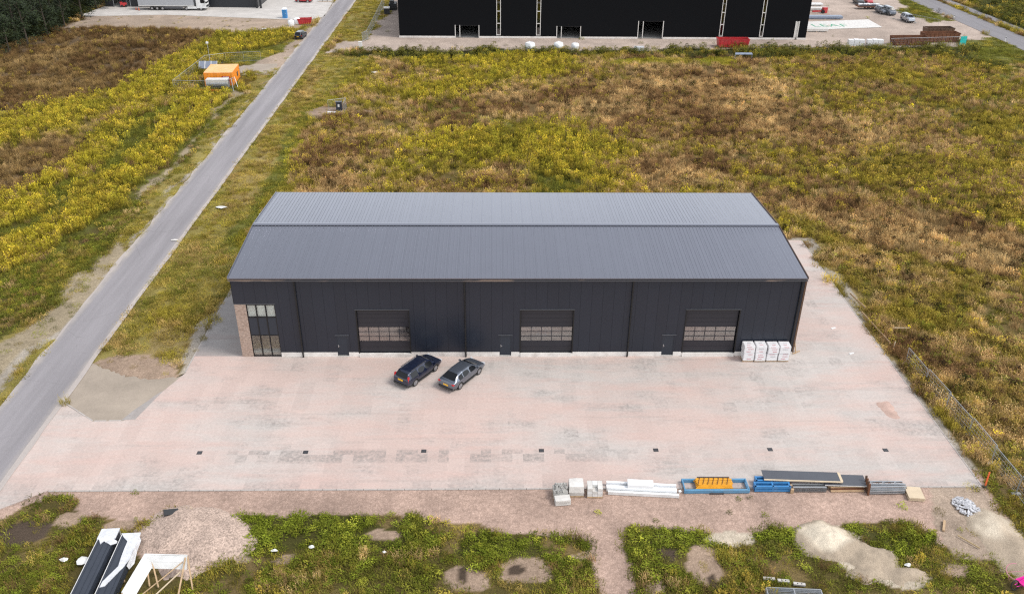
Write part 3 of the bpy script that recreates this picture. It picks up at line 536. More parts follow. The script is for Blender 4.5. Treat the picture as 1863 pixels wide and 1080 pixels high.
# cover -> [(kind, plants per m2, height range, spread range, colours)]
MIX = {
 'mixed':[('tall',.7,(.6,1.1),(.9,1.3),OL+YL[:2]),('dry',2.2,(.7,1.3),(1.0,1.6),BR+OL),('low',.5,(.9,1.6),(1.1,1.8),OL),('shrub',.10,(.5,.9),(.45,.85),DK),('leafy',.012,(1.6,2.4),(1.0,1.6),[(.42,.37,.03)])],
 'brown':[('dry',2.8,(.7,1.4),(1.0,1.6),BR),('tall',.4,(.6,1.0),(.8,1.1),OL+BR+YL[1:2]),('shrub',.30,(.5,1.0),(.4,.95),DK)],
 'browndark':[('dry',2.6,(.7,1.3),(.9,1.5),BD),('tall',.15,(.6,1.0),(.8,1.1),OL+BD),('shrub',.05,(.6,1.1),(.6,1.0),DK)],
 'yellow':[('tall',2.0,(.7,1.3),(.8,1.3),YL),('tall',.9,(.6,1.0),(.9,1.3),OL),('dry',.8,(.7,1.1),(1,1.4),BR+OL)],
 'olive':[('tall',1.2,(.6,1.1),(.9,1.3),OL+YL[1:2]),('dry',2.0,(.7,1.2),(1,1.5),OL+BR[1:4]),('low',.5,(1,1.6),(1.2,1.8),GR),('shrub',.16,(.4,.85),(.4,.9),DK),('leafy',.02,(1.8,2.6),(1.2,1.8),[(.42,.37,.03)])],
 'rough':[('dry',3.0,(.6,1.2),(.9,1.5),BR+ST+OL),('leafy',.02,(1.6,2.4),(1.1,1.7),[(.42,.37,.03)]),('tall',.3,(.5,.9),(.7,1.1),OL+GR),('leafy',1.0,(.9,1.6),(1,1.6),GR+OL),('shrub',.24,(.4,.9),(.4,.95),DK),('low',1.0,(1,1.8),(1.1,1.8),OL+GR+ST)],
 'green':[('low',3.4,(1,1.8),(1.2,1.9),GR),('leafy',.3,(.8,1.3),(1,1.5),GR),('tall',.12,(.5,.8),(.8,1.1),OL)],
 'greenlow':[('low',3.6,(.7,1.3),(1.2,1.8),GR+GL[:1])],
 'brightlow':[('low',3.6,(.9,1.6),(1.2,1.8),BY+GL),('tall',.15,(.4,.7),(.8,1.2),YL)],
 'verge':[('low',3.6,(.5,1.1),(1.1,1.7),GL+GR[1:2]+ST[:1]),('dry',.25,(.4,.7),(.8,1.2),ST+OL)],
 'dryverge':[('low',3.2,(.7,1.2),(1.1,1.7),ST+GL),('dry',.8,(.4,.8),(.9,1.3),ST)],
 'sandverge':[('low',.8,(.5,.9),(.8,1.3),GL+GR)], 'bare':[('low',.25,(.4,.8),(.6,1.0),GL)], 'kerbside':[('low',.45,(.4,.8),(.5,.9),GL)],
 'weeds':[('leafy',6.0,(.4,.9),(.6,1.1),LG),('low',3.0,(.8,1.4),(1,1.5),LG+GR),('leafy',.5,(.8,1.3),(.7,1.0),[(.16,.18,.035)])],
 'weeds_olive':[('leafy',3.2,(.35,.8),(.6,1.0),GR+LG+LG),('low',4.0,(.8,1.5),(1,1.6),OL[:2]+GR+ST[2:]),('tall',.22,(.4,.8),(.6,.9),OL+YL[1:2]),('dry',.5,(.4,.8),(.7,1.1),ST+BR)],
 'thinweeds':[('leafy',1.1,(.5,1.1),(.6,1.1),LG+OL),('low',1.4,(.6,1.2),(.8,1.3),OL+GR)], 'mud':[('low',.3,(.5,.9),(.6,1),OL)],
 'hedge':[('shrub',.75,(.6,1.2),(1.0,1.6),[(.055,.065,.022),(.07,.075,.026),(.085,.085,.03)]),('tall',1.0,(.6,1.1),(1,1.4),OL+GR)],
 'wood':[('shrub',.9,(.8,1.8),(1.2,2.0),[(.02,.026,.012),(.026,.032,.014)])], 'gravel':[('leafy',.02,(.4,.8),(.5,.9),LG)], 'dirt':[('low',.06,(.5,1),(.6,1),GL),('leafy',.05,(.5,1),(.6,1),GR)], 'faryard':[('leafy',.012,(.8,1.6),(1,1.8),GR)], 'sand':[('low',.04,(.5,1),(.6,1),GL)],
}
HEAPS = []   # (x, y, rx, ry): places kept clear of plants
PILES = [(-23.19,-22.72,3.05,2.21), (21.24,-23.61,2.12,1.76), (23.29,-25.15,1.89,1.19), (33.33,-23.71,1.47,2.19), (-28.28,-25.44,2.26,2.90), (-24.56,-26.19,2.35,1.99), (17.2,-27.82,1.98,0.46), (-52.9,95.62,3.68,9.21)]
BLD = [(-25.6,25.6,-.2,19.4), (-25,70,128,170)]
out = {k:([],[],[]) for k in PROTO}
step = .5; cx = np.arange(-150, 150, step); cy = np.arange(-36, 185, step)
Xc, Yc = np.meshgrid(cx, cy); Xc = Xc.ravel(); Yc = Yc.ravel()
Fl = np.array([F.x, F.y]); dd = (Xc-CAM_LOC[0])*F.x + (Yc-CAM_LOC[1])*F.y + (0-CAM_LOC[2])*F.z
side = (Xc-CAM_LOC[0])*R2.x + (Yc-CAM_LOC[1])*R2.y
k = (np.abs(side) < dd*.64+5); Xc, Yc = Xc[k], Yc[k]
for rep in range(2):
    px_ = Xc + rng.uniform(0, step, len(Xc)); py_ = Yc + rng.uniform(0, step, len(Xc))
    jit = np.clip((py_-20)/30, 0, 1)*np.clip((np.abs(px_+41)-6)/10, 0, 1)*np.clip((112-py_)/12, 0, 1)*np.where(px_ < -42, np.clip((-px_-58)/12, .9, 2.4), 2.2)
    cc = cover_at(px_+rng.normal(0, 1, len(px_))*jit, py_+rng.normal(0, 1, len(px_))*jit); ok = ~paved(px_, py_, .25)
    for x0,x1,y0,y1 in BLD: ok &= ~((px_ > x0) & (px_ < x1) & (py_ > y0) & (py_ < y1))
    for ex,ey,rx,ry in PILES: ok &= ((px_-ex)/rx)**2 + ((py_-ey)/ry)**2 > 1
    patch = fbm(px_, py_, 7, 71); patch2 = fbm(px_, py_, 2.5, 73); clump = fbm(px_, py_, 4, 77)
    far = np.clip(1.25-(py_/170), .6, 1)
    for name, rules in MIX.items():
        zi = np.nonzero(ok & (cc == IDX[name]))[0]
        if not len(zi): continue
        for kind, dens, hr, sr, cols in rules:
            w = np.clip(.25 + 3.0*(clump[zi]-.25), .15, 1.6) if kind in ('tall','shrub','dry') else np.clip(.1+3.2*(patch2[zi]-.2), .1, 1.5)
            if name == 'yellow' and kind == 'tall': w = np.clip(1.6-1.6*np.abs(clump[zi]-.45), .3, 1.3)
            s = zi[rng.random(len(zi)) < dens*w*step*step/2*far[zi]]
            n = len(s)
            if not n: continue
            A = np.array(cols); pick = np.clip((patch[s]*.75+patch2[s]*.25 - .28)/.44, 0, .999)*len(A) + rng.uniform(-.9,.9,n)
            tint = A[np.clip(pick, 0, len(A)-1).astype(int)]*rng.uniform(.5,1.45,(n,1))*VEG_GAIN
            hh = rng.uniform(*hr, n)*(.55+.9*patch2[s]); ss = rng.uniform(*sr, n)*rng.choice([.7,.9,1.0,1.0,1.3], n)
            out[kind][0].append(np.stack([px_[s], py_[s], np.full(n, -.02)], 1)); out[kind][1].append(np.stack([ss, ss, hh], 1)); out[kind][2].append(tint)
VEGN = {'tall':('tall_weeds','tall yellow-green weeds growing in clumps over both meadows','weeds'),'dry':('dry_grass','dry brown and straw-coloured grass tufts over the meadows','dry grass'),
 'low':('short_grass','short green grass on verges and meadow floor','grass'),'leafy':('leafy_weeds','low leafy green weeds, thickest below the gravel strip','weeds'),'shrub':('scrub','dark low scrub dotted over the meadows and field edges','scrub')}
for kind, (a, b_, c) in out.items():
    nm, lb, ct = VEGN[kind]; scatter(nm, lb, ct, kind, np.concatenate(a), np.concatenate(b_), np.concatenate(c)); print(kind, sum(map(len, a)))

# ------------------------------------------------------------------ trees of the wood in the far corner
def leaf_mat(name, col):
    m, nt, b = nmat(name); p = wpos(nt); c = ramp(nt, noise(nt, p, .5, 5, .6), [(.3, tuple(x*.55 for x in col)), (.7, tuple(x*1.5 for x in col))]); nt.links.new(c, b.inputs['Base Color']); b.inputs['Roughness'].default_value = .8; b.inputs['Specular IOR Level'].default_value = .2; return m
MAT['leaves'] = leaf_mat('dark_leaves', (.028,.04,.016)); MAT['bark'] = M('bark', (.07,.055,.04), .95, var=.3, scale=4, bmp=.5)
def crown_mesh(seed, h, rad):
    r = random.Random(seed); V = []; Fc = []; T = []; cl = []
    for k in range(26):
        a = r.random()*6.28; z = r.uniform(.12,1); q = rad*math.sin(math.pi*min(.97,.22+.75*z))*r.uniform(.25,.95); cl.append((q*math.cos(a), q*math.sin(a), h*z, r.uniform(.8,1.7)))
    for x,y,z,s in cl:
        for k in range(64):
            d = Vector((r.gauss(0,1), r.gauss(0,1), r.gauss(0,.8))).normalized()*s*r.random()**.4; leaf(r, V, Fc, T, (x+d.x, y+d.y, z+d.z), r.uniform(.35,.6), .32, r.random()*6.28, r.uniform(-.7,.7), 0)
    me = bpy.data.meshes.new('crown'); me.from_pydata(V, [], Fc); me.materials.append(MAT['leaves']); return me
CR = [crown_mesh(k, 8.5, 3.6) for k in range(3)]
def trunk_mesh(seed):
    r = random.Random(seed); mb = MB(); mb.tube((0,0,-.2),(0.1,.05,4),.22,8,0,.15); mb.tube((.1,.05,4),(.0,.2,8.5),.15,7,0,.05)
    for k in range(6):
        z = 2.5+k*.9; a = r.random()*6.28; mb.tube((.07,.05,z),(2.2*math.cos(a),2.2*math.sin(a),z+1.5),.08,5,0,.03)
    return mb.mesh('trunk', MAT['bark'])
TR = [trunk_mesh(5), trunk_mesh(9)]
spots = [(-101.06,112.33),(-100.36,118.94),(-100.3,128.07),(-100.98,138.02),(-100.44,146.44),(-101.73,158.17),(-108.32,119.75),(-107.16,127.92),(-107.41,137.86),(-108.45,148.74),(-108.21,159.35),(-114.73,136.53),(-114,146.08),(-115.49,159.14),(-108.48,169.43),(-122.03,153.54),(-122.52,166.03),(-116.78,172.2)]
TL = ['dark tree at the near left edge of the wood','second dark tree along the near edge of the wood','dark tree in the middle of the wood edge facing the brown field','dark tree near the tip of the wood by the dirt bank','dark tree at the tip of the wood beside the dirt bank','dark tree beside the far left hall']
for i, (x, y) in enumerate(spots):
    t = thing('tree', TL[i] if i < 6 else 'dark tree standing deep in the wood behind its front row', 'tree', (x, y, 0), i*1.7, 'trees of the wood')
    link('trunk', TR[i % 2], t); c = link('crown', CR[i % 3], t, (0,0,.2)); s = .8+.35*((i*37) % 10)/10; t.scale = (s, s, s)

# ------------------------------------------------------------------ the warehouse
L2, WD, HE, HR = 25.5, 19.18, 8.35, 9.04
def wall_paint(name, col, rough, spec=.5, metal=0.0, bmp=True, dv=.05):
    m, nt, b = nmat(name); p = wpos(nt); oi = nt.nodes.new('ShaderNodeObjectInfo')
    c = ramp(nt, noise(nt, p, .5, 5), [(.3, tuple(x*(1-dv) for x in col)), (.7, tuple(x*(1+dv) for x in col))])
    c = mix(nt, 1.0, c, ramp(nt, oi.outputs['Random'], [(0, 1-dv), (1, 1+dv)]), 'MULTIPLY')
    nt.links.new(c, b.inputs['Base Color']); b.inputs['Roughness'].default_value = rough; b.inputs['Specular IOR Level'].default_value = spec; b.inputs['Metallic'].default_value = metal
    if bmp: bump(nt, b, noise(nt, p, .8, 2), .05, .05)
    return m
MAT['wall'] = wall_paint('anthracite_cladding', (.013,.017,.028), .36)
MAT['roof'] = wall_paint('grey_roof_sheet', (.25,.258,.30), .17, .7, .8, False, .015); MAT['roof_light'] = MAT['roof']
MAT['door'] = wall_paint('anthracite_door', (.018,.0185,.026), .35); MAT['doorleaf'] = wall_paint('dark_door_leaf', (.020,.027,.040), .35)
MAT['trim'] = wall_paint('dark_trim', (.075,.078,.088), .4); MAT['trim_black'] = wall_paint('black_downpipe', (.004,.004,.005), .5)
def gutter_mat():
    m, nt, b = nmat('gutter_painted_reflection'); p = wpos(nt); mp = N(nt, 'ShaderNodeMapping'); mp.inputs['Scale'].default_value = (.12,1,1); nt.links.new(p, mp.inputs[0])
    nt.links.new(mix(nt, ramp(nt, noise(nt, mp.outputs[0], 1.0, 3), [(.56, 0.0), (.6, 1.0)]), (.06,.06,.068), (.22,.165,.135)), b.inputs['Base Color']); b.inputs['Roughness'].default_value = .6; return m  # beige stretches along x paint the reflection in the gutter into its colour
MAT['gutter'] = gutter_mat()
def brickwork():
    m, nt, b = nmat('mixed_brickwork'); p = wpos(nt); br = N(nt, 'ShaderNodeTexBrick')
    mp = N(nt, 'ShaderNodeMapping'); mp.inputs['Rotation'].default_value = (math.radians(90),0,0); nt.links.new(p, mp.inputs[0]); nt.links.new(mp.outputs[0], br.inputs['Vector'])
    for k, v in (('Scale', 1.0), ('Brick Width', .22), ('Row Height', .0625), ('Mortar Size', .006)): br.inputs[k].default_value = v
    br.inputs['Color1'].default_value = (.30,.20,.15,1); br.inputs['Color2'].default_value = (.42,.31,.25,1); br.inputs['Mortar'].default_value = (.36,.31,.27,1)
    c = mix(nt, 1.0, br.outputs['Color'], ramp(nt, noise(nt, p, 5, 4, .7), [(.3, .7), (.7, 1.3)]), 'MULTIPLY'); nt.links.new(c, b.inputs['Base Color']); b.inputs['Roughness'].default_value = .9; bump(nt, b, br.outputs['Fac'], -.5, .01); return m
MAT['brick'] = brickwork()
wh = thing('warehouse', 'long anthracite warehouse with grey ribbed roof and three overhead doors', 'warehouse')
# roof: each sheet its own part
def roof_sheet(y0, z0, y1, z1, w):
    pts = [(0,0)]; r = .03
    for k in range(3): c = w*(k+.5)/3; pts += [(c-.04,0),(c-.022,r),(c+.022,r),(c+.04,0)]
    pts.append((w-.006,0)); mb = MB(); n = len(pts)
    mb.add([(x,y0,z0+h) for x,h in pts]+[(x,y1,z1+h) for x,h in pts]+[(x,y0,z0-.08) for x,h in pts]+[(x,y1,z1-.08) for x,h in pts],
      [(k,k+1,n+k+1,n+k) for k in range(n-1)]+[(k+1,k,2*n+k,2*n+k+1) for k in range(n-1)]+[(n+k,n+k+1,3*n+k+1,3*n+k) for k in range(n-1)]+[(2*n,0,n,3*n),(n-1,3*n-1,4*n-1,2*n-1)])
    return mb.mesh('roof_sheet', MAT['roof'])
RW = 2*(L2+.115)/51; rf = roof_sheet(-.2, HE-.042, WD/2, HR-.042, RW); rb = roof_sheet(WD/2, HR-.042, WD+.2, HE-.042, RW)
for k in range(51):
    x = -L2-.115+k*RW; link('roof_sheet', rf, wh, (x,0,0)); link('roof_sheet', rb, wh, (x,0,0))
mb = MB(); yr = WD/2
mb.add([(x, yr+dy, z) for x in (-L2-.13, L2+.13) for dy, z in ((-.28,HR-.0),(-.26,HR+.028),(0,HR+.052),(.26,HR+.028),(.28,HR))], [(k,5+k,6+k,k+1) for k in range(4)]); mb.build('ridge_cap', MAT['roof'], wh)
for s in (-1, 1):
    for (ya,za,yb,zb) in ((-.2,HE,yr,HR),(yr,HR,WD+.2,HE)):
        MB().beam((s*(L2+.135),ya,za-.06),(s*(L2+.135),yb,zb-.06),.05,.24).build('verge_trim', MAT['copper'] if s > 0 else MAT['roof'], wh)
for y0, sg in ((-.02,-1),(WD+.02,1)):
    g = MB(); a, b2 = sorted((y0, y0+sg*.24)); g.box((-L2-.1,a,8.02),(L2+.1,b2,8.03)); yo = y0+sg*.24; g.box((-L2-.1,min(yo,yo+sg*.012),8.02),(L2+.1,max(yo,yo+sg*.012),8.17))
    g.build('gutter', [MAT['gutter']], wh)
# front cladding with its openings
MANS = [(-16.72,-15.68),(-1.77,-.69),(13.28,14.38)]; OVER = [(-14.67,-10.02),(.18,4.9),(15.24,20.03)]
OPEN = [(a,b,.10,2.30) for a,b in MANS] + [(a,b,.36,4.9) for a,b in OVER] + [(-25.6,-21.9,-1,5.56)]
def column(x0, x1, z0, z1, opens):
    xs = sorted({x0, x1} | {e for o in opens for e in o[:2] if x0 < e < x1}); res = []
    for a, b in zip(xs, xs[1:]):
        zs = [(z0, z1)]
        for oa, ob, oz0, oz1 in opens:
            if oa <= a+1e-6 and ob >= b-1e-6: zs = [q for s, t in zs for q in ((s, min(t, oz0)), (max(s, oz1), t)) if q[1]-q[0] > 1e-4]
        res += [(a, b, s, t) for s, t in zs]
    return res
share = {}
for k in range(51):
    x0 = -L2+k; rects = column(x0+.006, x0+.994, .47, 8.2, OPEN); key = tuple((round(a-x0,3),round(b-x0,3),round(s,3),round(t,3)) for a,b,s,t in rects)
    if not rects: continue
    if key not in share:
        mb = MB()
        for a,b,s,t in key: mb.box((a,0,s),(b,.08,t))
        share[key] = mb.mesh('wall_panel', MAT['wall'])
    link('wall_panel', share[key], wh, (x0,0,0))
mb = MB()
for a,b,s,t in column(-L2+.02, L2-.02, 0, 8.25, OPEN): mb.box((a,.085,s),(b,.2,t))
mb.build('inner_wall', MAT['black'], wh)
bp = MB().box((.006,0,.47),(.994,.08,8.2)).mesh('wall_panel', MAT['wall'])
for k in range(51): link('wall_panel', bp, wh, (-L2+k, WD-.08, 0))
for sx in (-1, 1):
    for k in range(19):
        y0 = .1+k*(WD-.2)/19; y1 = y0+(WD-.2)/19-.012; zt = lambda y: HE-.1+(HR-HE)*(1-abs(y-yr)/yr)
        xa, xb = (L2-.08, L2) if sx > 0 else (-L2, -L2+.08)
        z0 = .47
        if sx < 0 and k < 2: z0 = 5.56
        mb = MB(); P = [(x,y,z) for x in (xa,xb) for y,z in ((y0,z0),(y1,z0),(y1,zt(y1)),(y0,zt(y0)))]
        mb.add(P, [(0,1,2,3)[::-1],(4,5,6,7),(0,1,5,4),(1,2,6,5),(2,3,7,6),(3,0,4,7)]); mb.build('wall_panel', MAT['wall'], wh)
mb = MB(); mb.box((-L2+.1,WD-.2,0),(L2-.1,WD-.1,8.25)); mb.box((L2-.2,.2,0),(L2-.1,WD-.2,8.2)); mb.box((-L2+.1,2.3,0),(-L2+.2,WD-.2,8.2)); mb.build('inner_wall', MAT['concrete_grey'], wh)
# plinth, brick corner, corner trims, downpipes
mb = MB()
for a,b,s,t in column(-L2, L2, .005, .468, [(x0,x1,-1,3) for x0,x1 in MANS]+[(x0-.02,x1+.02,-1,3) for x0,x1 in OVER]+[(-25.6,-21.9,-1,3)]): mb.box((a,-.03,s),(b,.08,t))
mb.box((-L2,WD-.05,.005),(L2,WD+.03,.468)); mb.box((L2-.05,.1,.005),(L2+.03,WD-.06,.468)); mb.box((-L2-.03,2.3,.005),(-L2+.05,WD-.06,.468)); mb.build('plinth', MAT['plinth'], wh)
for x0, x1 in OVER: MB().box((x0-.015,-.13,.004),(x1+.015,.3,.352)).build('threshold', MAT['plinth'], wh)
MB().box((-L2-.01,.015,0),(-24.49,.25,5.55)).box((-L2-.01,.252,0),(-L2+.2,2.28,5.55)).build('brick_corner', MAT['brick'], wh)
MB().box((-L2-.02,-.012,5.56),(-21.88,.1,5.62)).build('soffit_trim', MAT['trim'], wh)
MB().box((L2+.003,-.02,.47),(L2+.16,.12,8.2)).build('corner_trim', MAT['copper'], wh); MB().box((-L2-.03,-.01,5.63),(-L2-.002,.12,8.2)).build('corner_trim', MAT['trim_black'], wh)
for x in (-19.9,-4.89,10.1,25.22):
    mb = MB(); mb.tube((x,-.12,.02),(x,-.12,7.95),.075,8)
    for z in (1.5,4.2,6.8): mb.box((x-.1,-.13,z),(x+.1,.0,z+.04))
    mb.beam((x,-.13,7.9),(x,-.13,8.05),.2); mb.build('downpipe', MAT['trim_black'], wh, True)
# man doors
for x0, x1 in MANS:
    d = MB().box((x0+.05,.045,.13),(x1-.05,.1,2.26)).build('door', MAT['doorleaf'], wh)
    MB().box((x0+.002,.01,.10),(x0+.048,.12,2.3)).box((x1-.048,.01,.10),(x1-.002,.12,2.3)).box((x0+.05,.01,2.262),(x1-.05,.12,2.3)).build('door_frame', MAT['doorleaf'], d)
    MB().box((x0+.1,-.03,1.12),(x0+.24,.04,1.16)).box((x0+.1,.0,1.0),(x0+.15,.042,1.28)).build('handle', MAT['chrome'], d)
    MB().box((x0-.12,-.07,2.302),(x1+.12,.0,2.35)).build('drip_cap', MAT['trim'], d)
    MB().box((x0,-.05,.004),(x1,.1,.098)).build('step', MAT['concrete'], d)
# overhead doors
for x0, x1 in OVER:
    w = x1-x0; od = MB()
    od = od.box((x0,.2,.36),(x1,.26,.93)).build("overhead_door", MAT["door"], wh)
    for z0, z1 in ((.94,1.50),(3.06,3.51),(3.52,3.97),(3.98,4.43),(4.44,4.89)): MB().box((x0,.2,z0),(x1,.26,z1)).box((x0,.188,z0),(x1,.2,z0+.03)).build('door_section', MAT['door'], od)
    fr = MB(); pw = w/5
    for r in range(4): z = 1.51+r*.513; fr.box((x0,.2,z),(x1,.26,z+.05))
    for k in range(6): x = x0+k*pw; fr.box((max(x0,x-.03),.205,1.56),(min(x1,x+.03),.255,3.05))
    fr.build('pane_frame', MAT['door'], od)
    pm = MB().box((.035,.225,0),(pw-.035,.235,.459)).mesh('pane', MAT['pane'])
    for r in range(3):
        for k in range(5): link('pane', pm, od, (x0+k*pw, 0, 1.562+r*.513))
    MB().box((x0-.1,-.035,.36),(x0,.2,4.9)).box((x1,-.035,.36),(x1+.1,.2,4.9)).box((x0-.1,-.035,4.9),(x1+.1,.2,5.0)).build('door_frame', MAT['trim_black'], od)
    MB().box((x0-.14,-.07,5.0),(x1+.14,.0,5.05)).build('drip_cap', MAT['trim'], od)
# office glazing
wx = (-24.47,-21.92); tw = (wx[1]-wx[0])/3
fr = MB()
for k in range(4): x = wx[0]+k*tw; fr.box((max(wx[0],x-.05),.02,.02),(min(wx[1],x+.05),.14,5.54))
for z in (.02,2.26,4.16,5.46):
    for k in range(3): fr.box((wx[0]+k*tw+.05,.025,z),(wx[0]+(k+1)*tw-.05,.135,z+.08))
cw = fr.build('office_window', MAT['trim_black'], wh)
for k in range(3):
    x0, x1 = wx[0]+k*tw+.05, wx[0]+(k+1)*tw-.05
    MB().box((x0,.07,.1),(x1,.085,2.26)).build('pane', MAT['window'], cw); MB().box((x0,.07,4.24),(x1,.085,5.46)).build('pane', MAT['window'], cw)
    MB().box((x0,.05,2.342),(x1,.09,4.158)).build('spandrel_panel', MAT['doorleaf'], cw); MB().box((x0,.2,4.22),(x1,.21,5.5)).build('blind', MAT['offwhite'], cw)
MB().box((-22.86,-.04,1.0),(-22.82,.02,1.3)).build('handle', MAT['chrome'], cw)
MB().box((-21.92,.01,.0),(-21.86,.16,5.55)).build('window_frame', MAT['trim_black'], wh)
# what shows through the glass
MB().box((-L2+.2,.25,.05),(L2-.2,WD-.25,.3)).build('inner_floor', M('hall_floor',(.42,.33,.29),.5,dirt=.4), wh)
MB().box((-25.2,.3,.3),(-20.2,.95,.31)).build('floor_edge', MAT['offwhite'], wh); MB().box((-25.2,.951,.3),(-20.2,5,.312)).build('wooden_floor', M('wood_floor',(.60,.44,.22),.5), wh)
MB().box((-25.28,.3,.3),(-25.2,5,5.6)).box((-25.2,5,.3),(-20.1,5.1,5.6)).box((-20.1,.3,.3),(-20.0,5.1,5.6)).build('office_wall', MAT['white'], wh)
MB().box((-25.2,.3,2.9),(-20.1,5,3.0)).build('office_ceiling', MAT['white'], wh)
for x in (-4.9, 10.1): MB().box((x-.05,.3,.3),(x+.05,WD-.3,8)).build('partition_wall', MAT['concrete_grey'], wh)
t = thing('storage_rack', 'blue storage rack seen through the panes of the middle overhead door', 'rack', (2.2,2.6,.3))
for x in (-.9,0,.9):
    for y in (-.4,.4): MB().box((x-.04,y-.04,0),(x+.04,y+.04,2.6)).build('upright', MAT['blue'], t)
for z in (.5,1.3,2.1): MB().box((-.9,-.45,z),(.9,.45,z+.06)).build('shelf', MAT['blue_light'], t)
for k in range(5): MB().box((-.8+k*.36,-.38,.562 if k % 2 else 1.362),(-.55+k*.36,.3,1.0 if k % 2 else 1.85)).build('bin', MAT['toilet_blue'] if k % 2 else MAT['white_plastic'], t)
t = thing('cart', 'pale flat cart with drums seen through the right overhead door', 'cart', (17.7,2.8,.3))
MB().box((-1.0,-.6,.35),(1.0,.6,.45)).build('deck', MAT['offwhite'], t)
for sx in (-.75,.75):
    for sy in (-.5,.5): MB().tube((sx,sy-.06,.18),(sx,sy+.06,.18),.18,12).build('wheel', MAT['rubber'], t)
for x in (-.5,.45): MB().tube((x,0,.45),(x,0,1.2),.3,14).build('drum', MAT['white_plastic'], t)
MB().tube((1.0,.5,.4),(1.25,.5,1.1),.03).tube((1.0,-.5,.4),(1.25,-.5,1.1),.03).tube((1.25,-.5,1.1),(1.25,.5,1.1),.03).build('handle', MAT['grey_metal'], t)

# ------------------------------------------------------------------ far black hall
FY = 128.5; fx0, fx1 = -23.35, 67.3
MAT['farblack'] = wall_paint('black_cladding', (.0035,.004,.0055), .7, .12)
MAT['strip'] = glass_mat('strip_glass', .12, (.5,.55,.6))
fh = thing('black_hall', 'large black hall with narrow white-framed window strips beyond the meadow', 'hall')
STR = [((-1.88,-0.07)[0], (-0.9,-0.06)[0]), ((6.93,-0.02)[0], (7.91,-0.02)[0]), ((47.72,0.19)[0], (48.58,0.19)[0]), ((56.73,0.24)[0], (57.59,0.24)[0])]
DR = [((-11.04,-0.23)[0], (-5.67,-0.21)[0], 2.73), ((11.46,-0.12)[0], (16.86,-0.09)[0], 2.62), ((29.51,-0.02)[0], (35.17,0)[0], 3.82), ((64.53,0.15)[0], (65.4,0.16)[0], 3.96)]
FO = [(a,b,.6,8.9) for a,b in STR] + [(a,b,.05,h) for a,b,h in DR]
mb = MB()
for a,b,s,t in column(fx0, fx1, .4, 11, FO): mb.box((a,FY,s),(b,FY+.3,t))
mb.box((fx0,FY+.3,.4),(fx0+.3,FY+40,11)); mb.box((fx1-.3,FY+.3,.4),(fx1,FY+40,11)); mb.box((fx0+.3,FY+39.7,.4),(fx1-.3,FY+40,11)); mb.build('wall', MAT['farblack'], fh)
MB().box((fx0+.3,FY+.3,10.6),(fx1-.3,FY+39.7,10.8)).build('roof', MAT['slate'], fh); MB().box((fx0+.3,FY+.3,.0),(fx1-.3,FY+39.7,.05)).build('floor', MAT['concrete_grey'], fh)
mb = MB()
for a,b,s,t in column(fx0-.05, fx1+.05, .0, .398, [(a,b,-1,3) for a,b,h in DR]): mb.box((a,FY-.08,s),(b,FY+.3,t))
mb.box((fx0-.08,FY+.3,0),(fx0+.3,FY+40,.398)); mb.box((fx1-.3,FY+.3,0),(fx1+.08,FY+40,.398)); mb.build('plinth', MAT['plinth'], fh)
for a, b in STR:
    w = MB().box((a-.0,FY-.06,.6),(a+.14,FY+.2,8.9)).box((b-.14,FY-.06,.6),(b,FY+.2,8.9))
    for z in (.6,3.1,5.7,8.7): w.box((a+.14,FY-.05,z),(b-.14,FY+.19,z+.16))
    w = w.build('window', MAT['offwhite'], fh)
    for z in (.76,3.26,5.86): MB().box((a+.14,FY+.05,z),(b-.14,FY+.07,z+(2.34 if z < 1 else 2.44 if z < 4 else 2.84))).build('pane', MAT['strip'], w)
for i, (a, b, h) in enumerate(DR):
    d = MB().box((a-.02,FY-.06,.0),(a+.14,FY+.3,h+.05)).box((b-.14,FY-.06,.0),(b+.02,FY+.3,h+.05)).build('door_frame', MAT['offwhite'], fh)
    if i < 3: x = a+(b-a)*.2; MB().box((x-.08,FY+.02,.05),(x+.08,FY+.2,h)).build('post', MAT['offwhite'], d); MB().box((a+.14,FY+.1,h-.06),(b-.14,FY+.25,h+.04)).build('head', MAT['dark_metal'], d)
    else: MB().box((a+.14,FY+.08,.05),(b-.14,FY+.14,h)).build('door', MAT['offwhite'], d)

# ------------------------------------------------------------------ far left hall with truck
LY = (-66.27,160.6)[1]
lx0, lx1 = (-100.37,159.59)[0], (-62.15,160.72)[0]
lh = thing('dark_hall', 'dark grey hall behind the white truck in the far left corner', 'hall')
oa, ob = (-98.21,158.96)[0], (-94.16,159.08)[0]
mb = MB()
for a,b,s,t in column(lx0, lx1, .02, 10, [(oa,ob,-1,5.0)]): mb.box((a,LY,s),(b,LY+.3,t))
mb.box((lx0,LY+.3,.02),(lx0+.3,LY+30,10)); mb.box((lx1-.3,LY+.3,.02),(lx1,LY+30,10)); mb.build('wall', wall_paint('charcoal_cladding', (.016,.018,.024), .4), lh)
MB().box((lx0+.3,LY+.3,9.6),(lx1-.3,LY+30,9.8)).build('roof', MAT['slate'], lh); MB().box((lx0+.3,LY+.3,.02),(lx1-.3,LY+30,.06)).build('floor', MAT['concrete_grey'], lh)
MB().box((oa-.12,LY-.05,.02),(oa,LY+.3,5.1)).box((ob,LY-.05,.02),(ob+.12,LY+.3,5.1)).box((oa,LY-.05,5.0),(ob,LY+.3,5.1)).build('door_frame', MAT['grey_metal'], lh)
for q in (lx1-.1, lx1+.9): MB().tube((q,LY-.8,.02),(q,LY-.8,9),.25,10).build('downpipe', MAT['black'], lh)
t = thing('forklift', 'red forklift in the doorway of the far left hall', 'forklift', ((oa+ob)/2+.6, LY-.2, .06), .3)
MB().box((-.9,-.55,.25),(.6,.55,1.0)).box((-.95,-.5,.95),(-.4,.5,1.25)).build('body', MAT['red'], t)
mb = MB()
